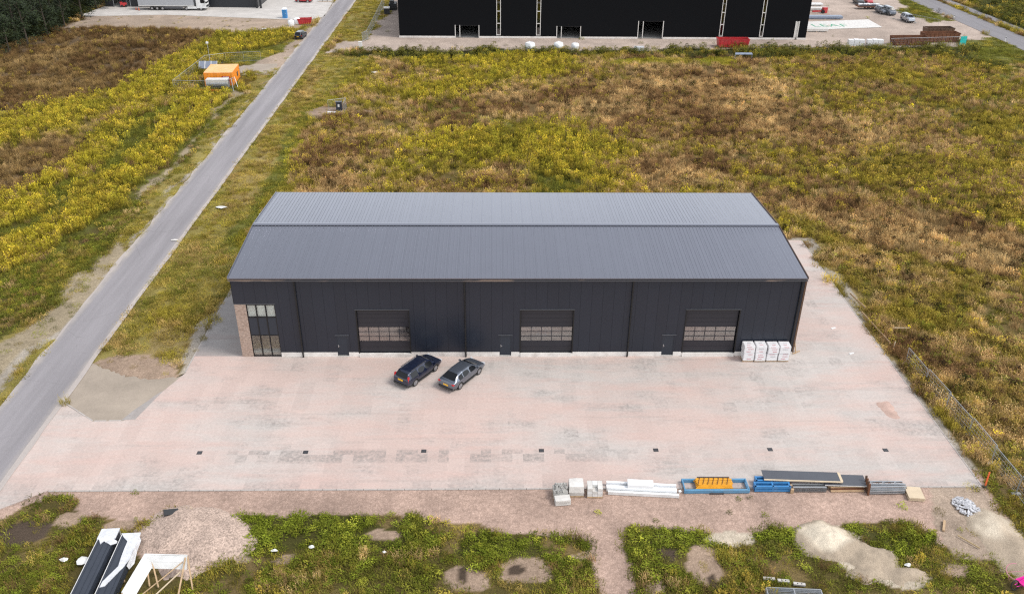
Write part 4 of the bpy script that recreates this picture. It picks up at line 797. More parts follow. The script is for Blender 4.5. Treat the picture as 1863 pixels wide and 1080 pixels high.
for x,y in ((-.6,-.45),(-.6,.45),(.45,-.45),(.45,.45)): mb.beam((x,y,.9),(x*.8,y,2.1),.07)
mb.box((-.65,-.55,2.1),(.5,.55,2.16)); mb.build('cage', MAT['black'], t); MB().box((.65,-.4,.1),(.75,-.3,2.3)).box((.65,.3,.1),(.75,.4,2.3)).build('mast', MAT['dark_metal'], t)
for y in (-.25,.25): MB().box((.75,y-.06,.1),(1.8,y+.06,.15)).build('fork', MAT['dark_metal'], t)
for x in (-.55,.4):
    for y in (-.5,.5): MB().tube((x,y-.1,.3),(x,y+.1,.3),.3,12).build('wheel', MAT['rubber'], t)

# ------------------------------------------------------------------ cars
def ip(x, tab): return float(np.interp(x, [a for a,b in tab], [b for a,b in tab]))
_wheel = {}
def add_wheels(t, xs, tr, r, wd=.22):
    key = (round(r,2), wd)
    if key not in _wheel:
        a = MB(); n = 20
        pr = [(-.5,.80),(-.5,.93),(-.36,1.0),(.36,1.0),(.5,.93),(.5,.80)]
        a.add([(r*q*math.cos(6.2832*k/n), wd*o, r*q*math.sin(6.2832*k/n)) for o,q in pr for k in range(n)], [(j*n+k, j*n+(k+1)%n, (j+1)*n+(k+1)%n, (j+1)*n+k) for j in range(5) for k in range(n)])
        b = MB(); b.tube((0,-wd*.38,0),(0,wd*.38,0),r*.66,n); b.tube((0,-wd*.46,0),(0,wd*.46,0),r*.16,10)
        for k in range(5): an = k*1.2566; b.beam((0,-wd*.42,0),(r*.78*math.cos(an),-wd*.42,r*.78*math.sin(an)),r*.16,wd*.1); b.beam((0,wd*.42,0),(r*.78*math.cos(an),wd*.42,r*.78*math.sin(an)),r*.16,wd*.1)
        c = MB(); c.add([(r*q*math.cos(6.2832*k/n), wd*o, r*q*math.sin(6.2832*k/n)) for o,q in ((-.46,.74),(-.46,.84),(.46,.84),(.46,.74)) for k in range(n)], [(j*n+k, j*n+(k+1)%n, (j+1)*n+(k+1)%n, (j+1)*n+k) for j in range(3) for k in range(n)])
        _wheel[key] = (a.mesh('tyre', MAT['rubber'], True), b.mesh('rim', MAT['alloy'], True), c.mesh('rim_ring', MAT['alloy'], True))
    ty, ri, rr = _wheel[key]
    for x in xs:
        for s in (-1, 1):
            w = link('wheel', ty, t, (x, s*tr, r)); link('rim', ri, w); link('rim_ring', rr, w)
def car(name, label, cat, xy, heading, Ln, Wd, top, paintm, group=None, belt=.94, roofw=.70, wheel_r=.33, axles=None, cab=None, rails=None, plate='plate', glass=None, pick=None, lamps='low'):
    """top: silhouette [(x,z)] from tail to nose; cab: (rear glass foot, rear roof, front roof, cowl) x positions; glass: side window x ranges"""
    t = thing(name, label, cat, (*xy, 0.0), heading, group); h = Ln/2
    axles = axles or (-h+.95, h-.88); rw, r0, r1, cw_ = cab
    xs = {-h,-h+.06,-h+.2,h-.06,h-.2,h-.45,-h+.45,rw,r0,r1,cw_,0}
    for a in axles: xs |= {a+d for d in (-wheel_r-.1,-wheel_r-.02,-wheel_r*.75,-wheel_r*.35,0,wheel_r*.35,wheel_r*.75,wheel_r+.02,wheel_r+.1)}
    for a, b in glass: xs |= {a, b}
    for x,z in top: xs.add(x)
    xs = sorted(x for x in xs if -h <= x <= h); keep = [xs[0]]
    for x in xs[1:]:
        if x-keep[-1] > .012: keep.append(x)
    xs = keep; rows = []
    for x in xs:
        e = (h-abs(x))/.55; w = Wd/2*(1-.16*max(0,1-e)**2); zt = ip(x, top); zl = .26+.10*max(0,1-(h-abs(x))/.35)
        for a in axles:
            d = abs(x-a)
            if d < wheel_r+.06: zl = max(zl, math.sqrt(max(0,(wheel_r+.06)**2-d**2))+wheel_r-.02)
        bz = min(belt, zt-.05); zm = max(min(.55, bz-.1), zl+.04); bz = max(bz, zm+.03)
        f = min(1, max(0, (zt-belt)/.42)); wr = w*(.93*(1-f)+roofw*f)
        zs = zt-.03-.07*f; zs = max(zs, bz+.01)
        rows.append([(x,0,zl),(x,w*.95,zl),(x,w,zm),(x,w*.975,bz),(x,wr,zs),(x,wr*.86,max(zt,zs+.008)),(x,0,max(zt+.012,zs+.015))])
    V = []; nr = 7
    for r in rows: V += r + [(x,-y,z) for x,y,z in r[1:6]]
    per = 12; ring = [0,1,2,3,4,5,6,11,10,9,8,7]; body = []; parts = {'windscreen':[], 'rear_window':[]}; sw = {}
    for i in range(len(xs)-1):
        mid = (xs[i]+xs[i+1])/2
        for k in range(12):
            a, b = ring[k], ring[(k+1)%12]; q = (i*per+a, i*per+b, (i+1)*per+b, (i+1)*per+a); seg = k if k < 6 else 11-k
            dest = body
            if seg == 3:
                for gi, (ga, gb) in enumerate(glass):
                    if ga < mid < gb: dest = sw.setdefault((gi, k < 6), [])
            elif seg == 5 or seg == 4:
                if r1 < mid < cw_ and (seg == 5): dest = parts['windscreen']
                elif rw < mid < r0 and seg == 5 and rw < r0: dest = parts['rear_window']
            dest.append(q)
    body.append([ring[k] for k in range(12)][::-1]); n0 = (len(xs)-1)*per; body.append([n0+k for k in ring])
    def sub(faces, nm, mt, par, smooth=True):
        ids = sorted({i for f in faces for i in f}); mp = {i:j for j,i in enumerate(ids)}
        mb = MB(); mb.add([V[i] for i in ids], [[mp[i] for i in f] for f in faces]); ob = mb.build(nm, mt, par, smooth, 180); sd = ob.modifiers.new('round', 'SUBSURF'); sd.levels = 2; sd.render_levels = 2; return ob
    bo = sub(body, 'body', paintm, t)
    for nm, fc in parts.items():
        if fc: sub(fc, nm, MAT['carglass'], t)
    for fc in sw.values(): sub(fc, 'side_window', MAT['carglass'], t)
    MB().box((-h+.35,-Wd/2+.16,.2),(h-.35,Wd/2-.16,.32)).build('underbody', MAT['dark_plastic'], t)
    for s in (-1,1): MB().box((axles[0]+wheel_r+.12,s*Wd*.478-.03,.22),(axles[1]-wheel_r-.12,s*Wd*.478+.03,.31)).build('sill', MAT['dark_plastic'], t)
    add_wheels(t, axles, Wd/2-.13, wheel_r)
    for s in (-1,1):
        MB().obox((h-.14,s*Wd*.33,.66),(.16,.42,.15),-s*.35).build('headlight', MAT['lamp_clear'], t, True)
        if lamps == 'tall': MB().obox((-h+.19,s*Wd*.405,.98),(.14,.12,.56),0,0,0,.2).build('taillight', MAT['lamp_red'], t)
        else: MB().obox((-h+.12,s*Wd*.36,.86),(.16,.36,.12),s*.22).build('taillight', MAT['lamp_red'], t)
        m_ = MB().obox((cw_-.38,s*(Wd/2+.09),belt+.08),(.14,.2,.13),0).build('mirror', paintm, t)
        if rails: MB().beam((rails[0],s*Wd*roofw*.5*.92,ip(rails[0],top)+.03),(rails[1],s*Wd*roofw*.5*.92,ip(rails[1],top)+.03),.035,.04).build('roof_rail', MAT['chrome'] if rails[2] else MAT['black'], t)
    MB().box((-h-.03,-.26,.62 if lamps != 'tall' else .78),(-h+.02,.26,.74 if lamps != 'tall' else .9)).build('number_plate', MAT[plate], t)
    MB().box((-h-.035,-Wd*.42,.3),(-h+.05,Wd*.42,.48)).build('bumper', MAT['dark_plastic'], t); MB().box((h-.06,-Wd*.36,.3),(h+.02,Wd*.36,.5)).build('bumper', MAT['dark_plastic'], t)
    return t
def wagon_top(L, H): h = L/2; return [(-h,.72),(-h+.05,.95),(-h+.38,H-.12),(-h+.62,H-.02),(-h+1.3,H),(.25,H),(.75,H-.05),(1.45,1.02),(h-.5,.88),(h-.1,.74),(h,.55)]
def sedan_top(L, H): h = L/2; return [(-h,.70),(-h+.08,.98),(-h+.35,1.04),(-h+1.05,H-.08),(-h+1.6,H),(.2,H),(.6,H-.05),(1.35,1.02),(h-.5,.86),(h-.1,.72),(h,.52)]
def suv_top(L, H): h = L/2; return [(-h,.8),(-h+.05,1.05),(-h+.25,H-.12),(-h+.45,H-.02),(.1,H),(.5,H-.05),(1.05,1.14),(h-.4,1.02),(h-.08,.9),(h,.6)]
def van_top(L, H): h = L/2; return [(-h,.8),(-h+.03,1.2),(-h+.12,H-.08),(-h+.3,H),(h-1.6,H),(h-1.4,H-.06),(h-.75,1.25),(h-.15,1.0),(h,.6)]
c1 = ((-9.25-7.64)/2-.62, (-4.6-2.37)/2+.45); c2 = ((-5.21-3.80)/2-.60, (-5.03-3.0)/2+.43); hd = math.radians(54.5)
car('parked_car', 'navy estate car with tall red tail lamps parked before the warehouse', 'car', c1, hd, 4.8, 1.88, wagon_top(4.8,1.54), MAT['navy'], belt=.98, cab=(-2.3,-2.0,.75,1.5), glass=[(-1.85,-1.0),(-.92,-.05),(.03,.95)], rails=(-1.6,.4,True), lamps='tall', axles=(-1.42,1.38))
car('parked_car', 'grey liftback car parked beside the navy estate', 'car', c2, hd, 4.75, 1.84, sedan_top(4.75,1.47), MAT['grey_car'], belt=.96, cab=(-2.0,-1.32,.6,1.35), glass=[(-1.5,-.95),(-.87,-.05),(.03,.9)], axles=(-1.40,1.38))
p = (-44.99,126.19)
car('parked_car', 'small black car parked on the verge beside the left road', 'car', (p[0],p[1]+1.6), math.radians(84), 4.2, 1.8, suv_top(4.2,1.6), MAT['black_car'], belt=1.02, cab=(-2.07,-1.75,.5,1.1), glass=[(-1.6,-.8),(-.72,-.02),(.06,.85)])
p = (-52.07,168.23)
car('parked_car', 'red car parked on the pale slab by the left road', 'car', (p[0],p[1]), math.radians(176), 4.3, 1.78, wagon_top(4.3,1.48), MAT['red_car'], belt=.96, cab=(-2.05,-1.75,.75,1.5), glass=[(-1.6,-.8),(-.72,-.02),(.06,.95)])
p = (97.37,171.37); car('parked_car','red car at the far end of the row beside the far hall','car',p,math.radians(-88),4.2,1.78,suv_top(4.2,1.55),MAT['red_car'],'cars parked in the far yard',belt=1.0,cab=(-2.07,-1.75,.5,1.1),glass=[(-1.6,-.8),(-.72,-.02),(.06,.85)])
p = (94.69,170.53); car('parked_car','black car in the far yard row just left of the loaded trailer','car',p,math.radians(-88),4.3,1.8,suv_top(4.3,1.6),MAT['black_car'],'cars parked in the far yard',belt=1.0,cab=(-2.07,-1.75,.5,1.1),glass=[(-1.6,-.8),(-.72,-.02),(.06,.85)])
p = (96.14,158.4); car('parked_car','slate estate half hidden behind the slate van in the far yard','car',p,math.radians(-84),4.4,1.8,suv_top(4.4,1.65),MAT['slate_car'],'cars parked in the far yard',belt=1.0,cab=(-2.1,-1.8,.5,1.1),glass=[(-1.6,-.8),(-.72,-.02),(.06,.85)])
p = (97.45,157.08); car('parked_van','slate blue van at the near end of the car row in the far yard','van',p,math.radians(-84),4.6,1.9,van_top(4.6,1.9),MAT['slate_car'],'cars parked in the far yard',belt=1.2,cab=(-2.28,-2.18,.9,1.55),glass=[(-1.9,-1.0),(-.9,.0),(.1,1.2)])
p = (98.68,148.61); car('parked_van','silver grey van standing alone near the far road','van',p,math.radians(-86),4.5,1.85,van_top(4.5,1.8),MAT['silver_car'],'cars parked in the far yard',belt=1.15,cab=(-2.24,-2.13,.85,1.5),glass=[(-1.9,-1.0),(-.9,.0),(.1,1.2)])
# flat trailer with a white load
p = (95,163.95); t = thing('flat_trailer', 'brown flat trailer among the far yard cars', 'trailer', (*p,0), math.radians(3))
MB().box((-3.2,-1.15,.55),(3.2,1.15,.8)).build('deck', MAT['rust'], t)
for s in (-1.15,1.12): MB().box((-3.2,s,.8),(3.2,s+.04,1.2)).build('side_board', MAT['dark_metal'], t)
for x in (-.6,.6):
    for s in (-1,1): MB().tube((x,s*1.0-.12,.38),(x,s*1.0+.12,.38),.38,14).build('wheel', MAT['rubber'], t)
MB().beam((3.2,0,.6),(4.6,0,.5),.14).build('drawbar', MAT['dark_metal'], t)
for k in range(5):
    o = MB().obox((0,0,.22),(1.1+.1*(k%3),.8,.44),k*.9).build('white_sack', MAT['film'] if k % 2 else MAT['white_plastic']); o.location = (p[0]-2.2+k*1.05, p[1]+.15*(-1)**k, .81)
    tag(o, ['leftmost','second','middle','fourth','rightmost'][k]+' white sack on the brown flat trailer', 'sack', 'sacks on the flat trailer')

# truck
p0 = (-90.19,157.14); p1 = (-73.87,156.26); t = thing('articulated_truck', 'white tractor unit with a long grey box trailer before the far left hall', 'truck', (p1[0],p1[1]+1.2,.02), 0)
tl = MB().box((-16.6,-1.25,1.15),(-3.0,1.25,4.0)).build('trailer', M('grey_curtain', (.36,.37,.39), .5, var=.08), t)
MB().box((-16.62,-1.27,3.9),(-2.98,1.27,4.02)).box((-16.62,-1.27,1.05),(-2.98,1.27,1.2)).build('rail', MAT['offwhite'], tl)
MB().box((-16,-.6,.75),(-3,.6,1.05)).build('chassis', MAT['dark_metal'], t); MB().box((-11.2,-1.2,.45),(-5.8,-1.12,1.0)).build('side_guard', MAT['dark_metal'], t)
cb = MB(); cb.add([(x,s*1.24,z) for s in (-1,1) for x,z in ((-2.35,.6),(0,.6),(.02,1.4),(-.12,2.5),(-.55,3.5),(-2.35,3.75))], [(0,1,2,3,4,5),(11,10,9,8,7,6)]+[(k,k+6,(k+1)%6+6,(k+1)%6) for k in range(6)]); cb = cb.build('cab', MAT['white'], t)
MB().add([(.0,-1.1,1.62),(.0,1.1,1.62),(-.14,1.1,2.55),(-.14,-1.1,2.55)],[(0,1,2,3)]).build('windscreen', MAT['carglass'], cb)
MB().box((-1.25,-1.26,1.8),(-.25,-1.243,2.6)).box((-1.25,1.243,1.8),(-.25,1.26,2.6)).build('side_window', MAT['carglass'], cb)
MB().box((.0,-1.0,.75),(.05,1.0,1.25)).build('grille', MAT['dark_plastic'], cb)
for s in (-1,1): MB().box((-.1,s*1.4-.08,1.9),(.05,s*1.4+.08,2.5)).build('mirror', MAT['black'], cb); MB().box((-.02,s*.95-.2,.72),(.04,s*.95+.2,.92)).build('headlight', MAT['lamp_clear'], cb)
MB().box((-4.6,-1.22,.45),(-2.4,-.9,1.0)).box((-4.6,.9,.45),(-2.4,1.22,1.0)).build('side_skirt', MAT['white'], t)
for x in (-13.4,-12.1,-10.8,-4.9,-1.3):
    for s in (-1,1): w = MB().tube((x,s*1.05-.16,.5),(x,s*1.05+.16,.5),.5,18).build('wheel', MAT['rubber'], t, True); MB().tube((x,s*1.05-.17,.5),(x,s*1.05+.17,.5),.26,12).build('rim', MAT['alloy'], w)

# ------------------------------------------------------------------ things in the yard
# gully covers
gm = MB(); gm.box((-.2,-.2,-.02),(.2,.2,.008)); gfr = gm.mesh('gully_cover', MAT['dark_plastic']); gb = MB()
for k in range(5): gb.box((-.16,-.16+k*.066,.009),(.16,-.12+k*.066,.016))
gbar = gb.mesh('grate', MAT['dark_metal'])
ORD = ['leftmost','second','third','fourth, middle','fifth','sixth','rightmost']
for i, (x, y) in enumerate([(-25.43,-13.71),(-17.13,-13.7),(-7.83,-13.62),(1.49,-13.61),(10.6,-13.6),(19.75,-13.59),(28.99,-13.72)]):
    o = tag(link('gully_cover', gfr, None, (x, y, 0)), '%s square black gully cover in the yard paving, counted from the left' % ORD[i], 'drain cover', 'gully covers in the yard'); link('grate', gbar, o)
# wrapped packs against the wall
def red_print(r, w, h):
    mb = MB(); x = -w/2
    while x < w/2-.03: l = r.uniform(.03,.09); mb.box((x,-.004,-h/2),(min(x+l,w/2),0,h/2)); x += l+.022
    return mb
MAT['print_red'] = M('red_print', (.50,.05,.07), .5, var=.1); MAT['print_grey'] = M('grey_print', (.22,.20,.22), .5, var=.1)
MAT['wrap'] = M('wrapped_pack', (.74,.73,.74), .32, var=.07, scale=4, bmp=.35)
PW, PH = 1.0, .78
COLN = ['leftmost','second','third','rightmost']
for i in range(4):
    x = 21.17+i*1.09; pal = thing('pallet', 'wooden pallet under the %s stack of white packs by the warehouse wall' % COLN[i], 'pallet', (x,-.62,0), 0, 'pallets under the white packs')
    for k in range(5): MB().box((-.5+k*.21,-.45,.115),(-.38+k*.21,.45,.135)).build('deck_board', MAT['timber'], pal)
    for y in (-.4,-.05,.3): MB().box((-.5,y,0),(.5,y+.1,.114)).build('runner', MAT['timber'], pal)
    for lv in range(2):
        r = random.Random(i*7+lv); z = .137+lv*(PH+.012); ox = r.uniform(-.02,.02)
        t = thing('wrapped_pack', '%s pack of the %s stack of white wrapped packs by the wall' % ('upper' if lv else 'lower', COLN[i]), 'pack', (x+ox,-.62+r.uniform(-.03,.03),z), r.uniform(-.025,.025), 'white wrapped packs by the wall')
        bm = bmesh.new(); bmesh.ops.create_cube(bm, size=1); bmesh.ops.scale(bm, vec=(PW,.95,PH), verts=bm.verts); bmesh.ops.translate(bm, vec=(0,0,PH/2), verts=bm.verts)
        bmesh.ops.bevel(bm, geom=bm.edges[:], offset=.035, segments=2, affect='EDGES'); me = bpy.data.meshes.new('pack_body'); bm.to_mesh(me); bm.free(); me.materials.append(MAT['wrap']); link('pack_body', me, t)
        for zz, mt, w in ((.22,'print_red',.4),(.47,'print_red' if (i+lv) % 2 else 'print_grey',.5),(.70,'print_red',.45)):
            if r.random() < .85: o = red_print(r, w, .055).build('print', MAT[mt], t); o.location = (r.uniform(-.08,.12), -.478, zz)
        if lv:
            for k in range(2): o = red_print(r, .35, .06).build('print', MAT['print_grey' if k else 'print_red'], t); o.location = (r.uniform(-.1,.1), -.2+.3*k, PH+.002); o.rotation_euler = (-math.pi/2,0,.12)
# timber offcuts at the corner
t = thing('timber_offcuts', 'brown timber offcuts leaning on the right corner of the warehouse', 'timber', (25.95,.55,0))
for k,(a,b) in enumerate((((-.1,0,.0),(-.15,.1,1.5)),((.1,-.2,0),(-.12,.0,1.3)),((.25,.2,.05),(-.1,.3,1.1)),((-.2,-.3,.06),(.6,.2,.05)))): MB().beam(a,b,.1,.05).build('plank', MAT['timber'] if k % 2 else MAT['copper'], t)
# litter on the paving
for i,(x,y,lb) in enumerate(((31.12,4.87,'small pale scrap on the paving beside the warehouse gable'),(31.27,.31,'white paper scrap on the paving right of the white packs'))):
    tag(MB().obox((0,0,.02),(.35,.2,.03),.4).obox((.2,.08,.03),(.2,.15,.03),-.3,0,.2).build('paper_scrap', MAT['white']), lb, 'litter', 'litter on the paving').location = (x,y,0)

# pallets of stone along the kerb
def stones(n, r, lx, ly, z0, s0, s1, mb):
    for k in range(n): mb.obox((r.uniform(-lx,lx), r.uniform(-ly,ly), z0+r.uniform(0,.12)), (r.uniform(s0,s1), r.uniform(s0,s1), r.uniform(s0,s1)*.8), r.random()*3, 0, r.uniform(-.5,.5), r.uniform(-.5,.5))
def pallet_part(t, w, d, z=0):
    for k in range(5): MB().box((-w/2+k*(w-.12)/4,-d/2,z+.1),(-w/2+k*(w-.12)/4+.12,d/2,z+.12)).build('pallet_board', MAT['timber'], t)
    for y in (-d/2,-.05,d/2-.1): MB().box((-w/2,y,z),(w/2,y+.1,z+.099)).build('runner', MAT['timber'], t)
t = thing('stone_pallet', 'pallet heaped with broken grey paving stones, leftmost in the row along the kerb', 'pallet', (2.63,-18.75,0), .04); pallet_part(t, 1.1, 1.0)
MB().box((-.53,-.48,.121),(.53,.48,.62)).build('stone_block', MAT['concrete_grey'], t); mb = MB(); stones(70, random.Random(3), .48, .44, .64, .1, .24, mb); o = mb.build('loose_stones', MAT['concrete_grey'], t); o['kind'] = 'stuff'
t = thing('slab_stack', 'low stack of pale slabs in front of the leftmost stone pallet', 'slabs', (2.75,-19.55,0), .1)
for k in range(5): MB().obox((.02*(k%2),.015*(k%3),.06+k*.09),(1.12,.62,.085),.02*(k%3)).build('slab', MAT['concrete'] if k % 2 else MAT['offwhite'], t)
t = thing('covered_pallet', 'square pallet under a pale grey sheet between two stone pallets', 'pallet', (3.82,-18.5,0), .0); pallet_part(t, 1.1, .95)
MB().box((-.54,-.46,.121),(.54,.46,.95)).build('block_stack', MAT['concrete'], t); mb = MB(); mb.add([(-.57,-.5,.45),(.57,-.5,.4),(.57,.5,.5),(-.57,.5,.42),(-.54,-.46,.965),(.5,-.46,.98),(.52,.47,1.0),(-.5,.46,.985),(0,-.47,1.0),(0.03,.47,1.03)],[(0,1,5,8,4),(1,2,6,5),(2,3,7,9,6),(3,0,4,7),(4,8,9,7),(8,5,6,9)]); mb.build('cover_sheet', MAT['offwhite'], t)
t = thing('block_pallet', 'pallet of white building blocks right of the covered pallet', 'pallet', (5.2,-18.6,0), -.02); pallet_part(t, 1.15, .95)
for lx in range(3):
    for ly in range(2):
        for lz in range(3):
            if (lx,ly,lz) != (1,0,2): MB().box((-.56+lx*.375,-.46+ly*.465,.121+lz*.25),(-.2+lx*.375,-.01+ly*.465,.365+lz*.25)).build('block', MAT['white'] if (lx+lz) % 2 else MAT['offwhite'], t)
# white insulation lengths
a = math.atan2(-.42, 5.1)
t = thing('white_channel', 'long white U-shaped beam lying along the kerb', 'beam', (8.75,-18.2,0), a); MB().box((-2.6,-.38,0),(2.6,.38,.1)).box((-2.6,-.38,.1),(2.6,-.08,.38)).box((-2.6,.2,.1),(2.6,.38,.38)).build('channel', MAT['white_plastic'], t)
t = thing('white_channel', 'white flat beam lying in front of the U-shaped beam', 'beam', (8.8,-18.78,0), a); MB().box((-2.6,-.14,0),(2.65,.14,.2)).box((-2.6,-.14,.2),(2.65,-.06,.26)).build('channel', MAT['white'], t)
o = tag(MB().box((-.95,-.33,.382),(.95,.33,.7)).build('white_block', MAT['white_plastic']), 'white foam block lying across the long white beam', 'block'); o.location = (8.65,-18.2,0); o.rotation_euler = (0,0,a)
for i,(x,y) in enumerate(((11.6,-18.5),(11.3,-18.95))): o = tag(MB().obox((0,0,.08),(.2,.17,.16),.5,0,.2).build('white_lump', MAT['white']), ('upper' if i == 0 else 'lower')+' white lump between the white beams and the blue rack', 'lump', 'white lumps'); o.location = (x,y,0)
# blue rack with yellow lattice frames
t = thing('blue_rack', 'long faded blue steel rack holding the yellow lattice frames', 'rack', (14.35,-17.95,0), 0)
for y in (-.62,.55): MB().beam((-2.45,y,.16),(2.45,y,.16),.16,.28).build('side_beam', MAT['blue_light'], t)
for x in (-2.35,-1.2,0,1.2,2.35): MB().beam((x,-.55,.1),(x,.5,.1),.09,.09).build('cross_bar', MAT['blue_light'], t)
for x in (-2.4,2.4): MB().beam((x,-.62,.3),(x,.55,.3),.08).build('end_bar', MAT['blue_light'], t)
MB().box((-.5,-.8,0),(.5,-.72,.1)).build('foot', MAT['dark_metal'], t)
for j in range(4):
    t = thing('lattice_girder', ['lowest','second','third','topmost'][j]+' yellow lattice frame of the pile on the blue rack', 'frame', (14.2+.03*j,-17.95+.06*j,0.2+j*.06), .01*(-1)**j, 'yellow lattice frames on the blue rack')
    for y in (-.42,.42): MB().beam((-1.4+.06*j,y,.05),(1.4-.06*j,y,.05),.07,.07).build('chord', MAT['yellow'] if j < 3 or y < 0 else MAT['dark_metal'], t)
    for y in (-.21,0,.21): MB().beam((-1.35,y,.05),(1.35,y,.05),.12,.05).build('slat', MAT['yellow'], t)
    for k in range(7 if j == 3 else 0): x = -1.3+k*.36; MB().beam((x,-.42,.095),(x+.3,.42,.095),.04).build('brace', MAT['rust'] if j == 3 else MAT['yellow'], t)
# blue troughs
for j,(y,ln,x) in enumerate(((-18.25,2.7,18.55),(-17.6,2.3,18.6))):
    t = thing('blue_trough', ('front' if j == 0 else 'rear')+' bright blue steel frame at the left end of the dark panel', 'steel frame', (x,y,0), -.01, 'blue steel frames by the dark panel')
    for k,z in enumerate((.14,.42)): MB().beam((-ln/2,-.2,z),(ln/2,-.2,z),.14,.22).build('front_beam', MAT['blue'], t); MB().beam((-ln/2+.1,.2,z),(ln/2,.2,z),.12,.18).build('rear_beam', MAT['blue'], t)
    for x2 in (-ln/2+.05,0,ln/2-.1): MB().beam((x2,-.28,.28),(x2,.28,.28),.1,.5).build('end_plate', MAT['blue'], t)
# beams under the panels
for j in range(4):
    o = tag(MB().beam((-1.3,0,.09),(1.3,0,.09),.2,.17).beam((-1.3,-.09,.09),(1.3,-.09,.09),.02,.17).build('steel_beam', MAT['grey_metal']), ['front lower','rear lower','front upper','rear upper'][j]+' pale steel beam under the long dark panel', 'beam', 'pale steel beams under the dark panel'); o.location = (21.3,-18.45+.3*(j%2)+.02*j,.19*(j//2)); o.rotation_euler = (0,0,-.01)
t = thing('timber_bearers', 'crossed timber bearers between the blue frames and the steel beams', 'timber', (19.98,-18.3,0))
for k in range(4): MB().box((-.12+.0*k,-.4+.22*k,0),(.1,-.26+.22*k,.4)).build('block', MAT['copper'] if k % 2 else MAT['timber'], t)
for j in range(3):
    o = tag(MB().box((-1.25,-.12,0),(1.25,.12,.1)).build('timber_plank', MAT['timber'] if j != 1 else MAT['rust']), ['lower front','middle','upper rear'][j]+' plank of the low timber pile under the short dark sheet', 'plank', 'planks under the short dark sheet'); o.location = (24.2,-18.45+.12*j,.105*j); o.rotation_euler = (0,0,.01*j)
t = thing('slate_board', 'long slate-coloured panel with pale timber edges lying on the stacks', 'panel', (20.9,-17.45,.62), -.055)
MB().box((-2.85,-.5,0),(2.85,.5,.03)).build('sheet', MAT['slate'], t); MB().box((-2.85,-.6,-.05),(3.0,-.502,.03)).build('timber_edge', MAT['plywood'], t); MB().box((2.86,-.5,-.04),(3.05,.52,.028)).build('timber_edge', MAT['plywood'], t)
for x in (-2.2,2.2): MB().box((x-.05,-.4,-.62),(x+.05,.4,-.001)).build('trestle', MAT['timber'], t)
t = thing('dark_sheet', 'short slate-coloured sheet overlapping the right end of the long panel', 'sheet', (24.3,-17.75,.42), -.05); MB().box((-1.75,-.62,0),(1.45,.62,.03)).build('sheet', MAT['slate'], t); MB().box((-1.75,-.65,-.02),(1.45,-.622,.03)).build('edge', MAT['offwhite'], t); MB().box((-1.4,-.5,-.42),(-1.3,.5,-.001)).box((1.1,-.5,-.42),(1.2,.5,-.001)).build('trestle', MAT['timber'], t)
# grey trusses
for j in range(4):
    t = thing('lattice_truss', ['lowest','second','third','topmost'][j]+' grey steel lattice truss of the pile beside the plywood', 'truss', (27.05+.03*j,-18.55+.28*(j%2)+.1*(j//2),.02+.32*(j//2)), .02*(-1)**j, 'grey lattice trusses')
    for y,z in ((-.25,.08),(-.25,.27),(.25,.08)): MB().beam((-1.35,y,z),(1.35,y,z),.09,.1).build('chord', MAT['grey_metal'], t)
    for k in range(6): x = -1.25+k*.45; MB().beam((x,-.25,.1),(x+.22,.25,.1),.05).beam((x+.22,.25,.1),(x+.42,-.25,.1),.05).build('lattice', MAT['copper'] if k % 2 else MAT['grey_metal'], t)
t = thing('scrap_timbers', 'dark weathered timbers upright at the left end of the grey trusses', 'timber', (25.62,-18.4,0))
for k in range(4): MB().beam((.05*k,-.5+.3*k,0),(.03*k,-.35+.3*k,.95),.14,.1).build('timber', MAT['copper'] if k % 2 else MAT['rust'], t)
t = thing('plywood_stack', 'small stack of pale plywood sheets at the right end of the row', 'plywood', (29.05,-18.95,0), -.12)
for k in range(5): MB().obox((.03*(k%2),.02*(k%3),.03+k*.055),(1.15,1.25,.05),.02*(k%2)).build('plywood_sheet', MAT['plywood'], t)

# heaps
def heap(name, label, cat, blobs, box, mat, step=.16, rough=.06, seed=1):
    xs = np.arange(box[0], box[1]+step, step); ys = np.arange(box[2], box[3]+step, step); X_, Y_ = np.meshgrid(xs, ys); Z = np.full(X_.shape, -.25)
    wx_ = X_+(fbm(X_, Y_, 1.6, seed)-.5)*1.1; wy_ = Y_+(fbm(X_, Y_, 1.6, seed+5)-.5)*1.1
    for cx_, cy_, rx, ry, h in blobs: q = 1-np.sqrt(((wx_-cx_)/rx)**2+((wy_-cy_)/ry)**2); Z = np.maximum(Z, h*q*(1.35-.35*np.clip(q,-1,1)))
    Z = Z+(fbm(X_, Y_, .7, seed+9)-.5)*rough*2+np.abs(fbm(X_*.6+Y_*.5, Y_*.6-X_*.5, 1.2, seed+21)-.5)*rough*2.4
    mb = MB(); n = len(xs); mb.v = [tuple(v) for v in np.stack([X_, Y_, Z], -1).reshape(-1,3)]
    for j in range(len(ys)-1):
        for i in range(n-1):
            if max(Z[j,i],Z[j,i+1],Z[j+1,i],Z[j+1,i+1]) > -.1: mb.f.append([j*n+i,j*n+i+1,(j+1)*n+i+1,(j+1)*n+i]); mb.m.append(0)
    o = mb.build(name, mat, None, True, 80); cx_, cy_, rx, ry, h = blobs[0]
    q = np.sqrt(((wx_-cx_)/(rx*.8))**2+((wy_-cy_)/(ry*.8))**2); dry = np.clip((1.25-q)*2.2, 0, 1)*np.clip((fbm(X_, Y_, 2.0, seed+3)-.2)*3, 0, 1)
    at_ = o.data.attributes.new('dry', 'FLOAT', 'POINT'); at_.data.foreach_set('value', dry.astype(np.float32).ravel())
    return tag(o, label, cat)
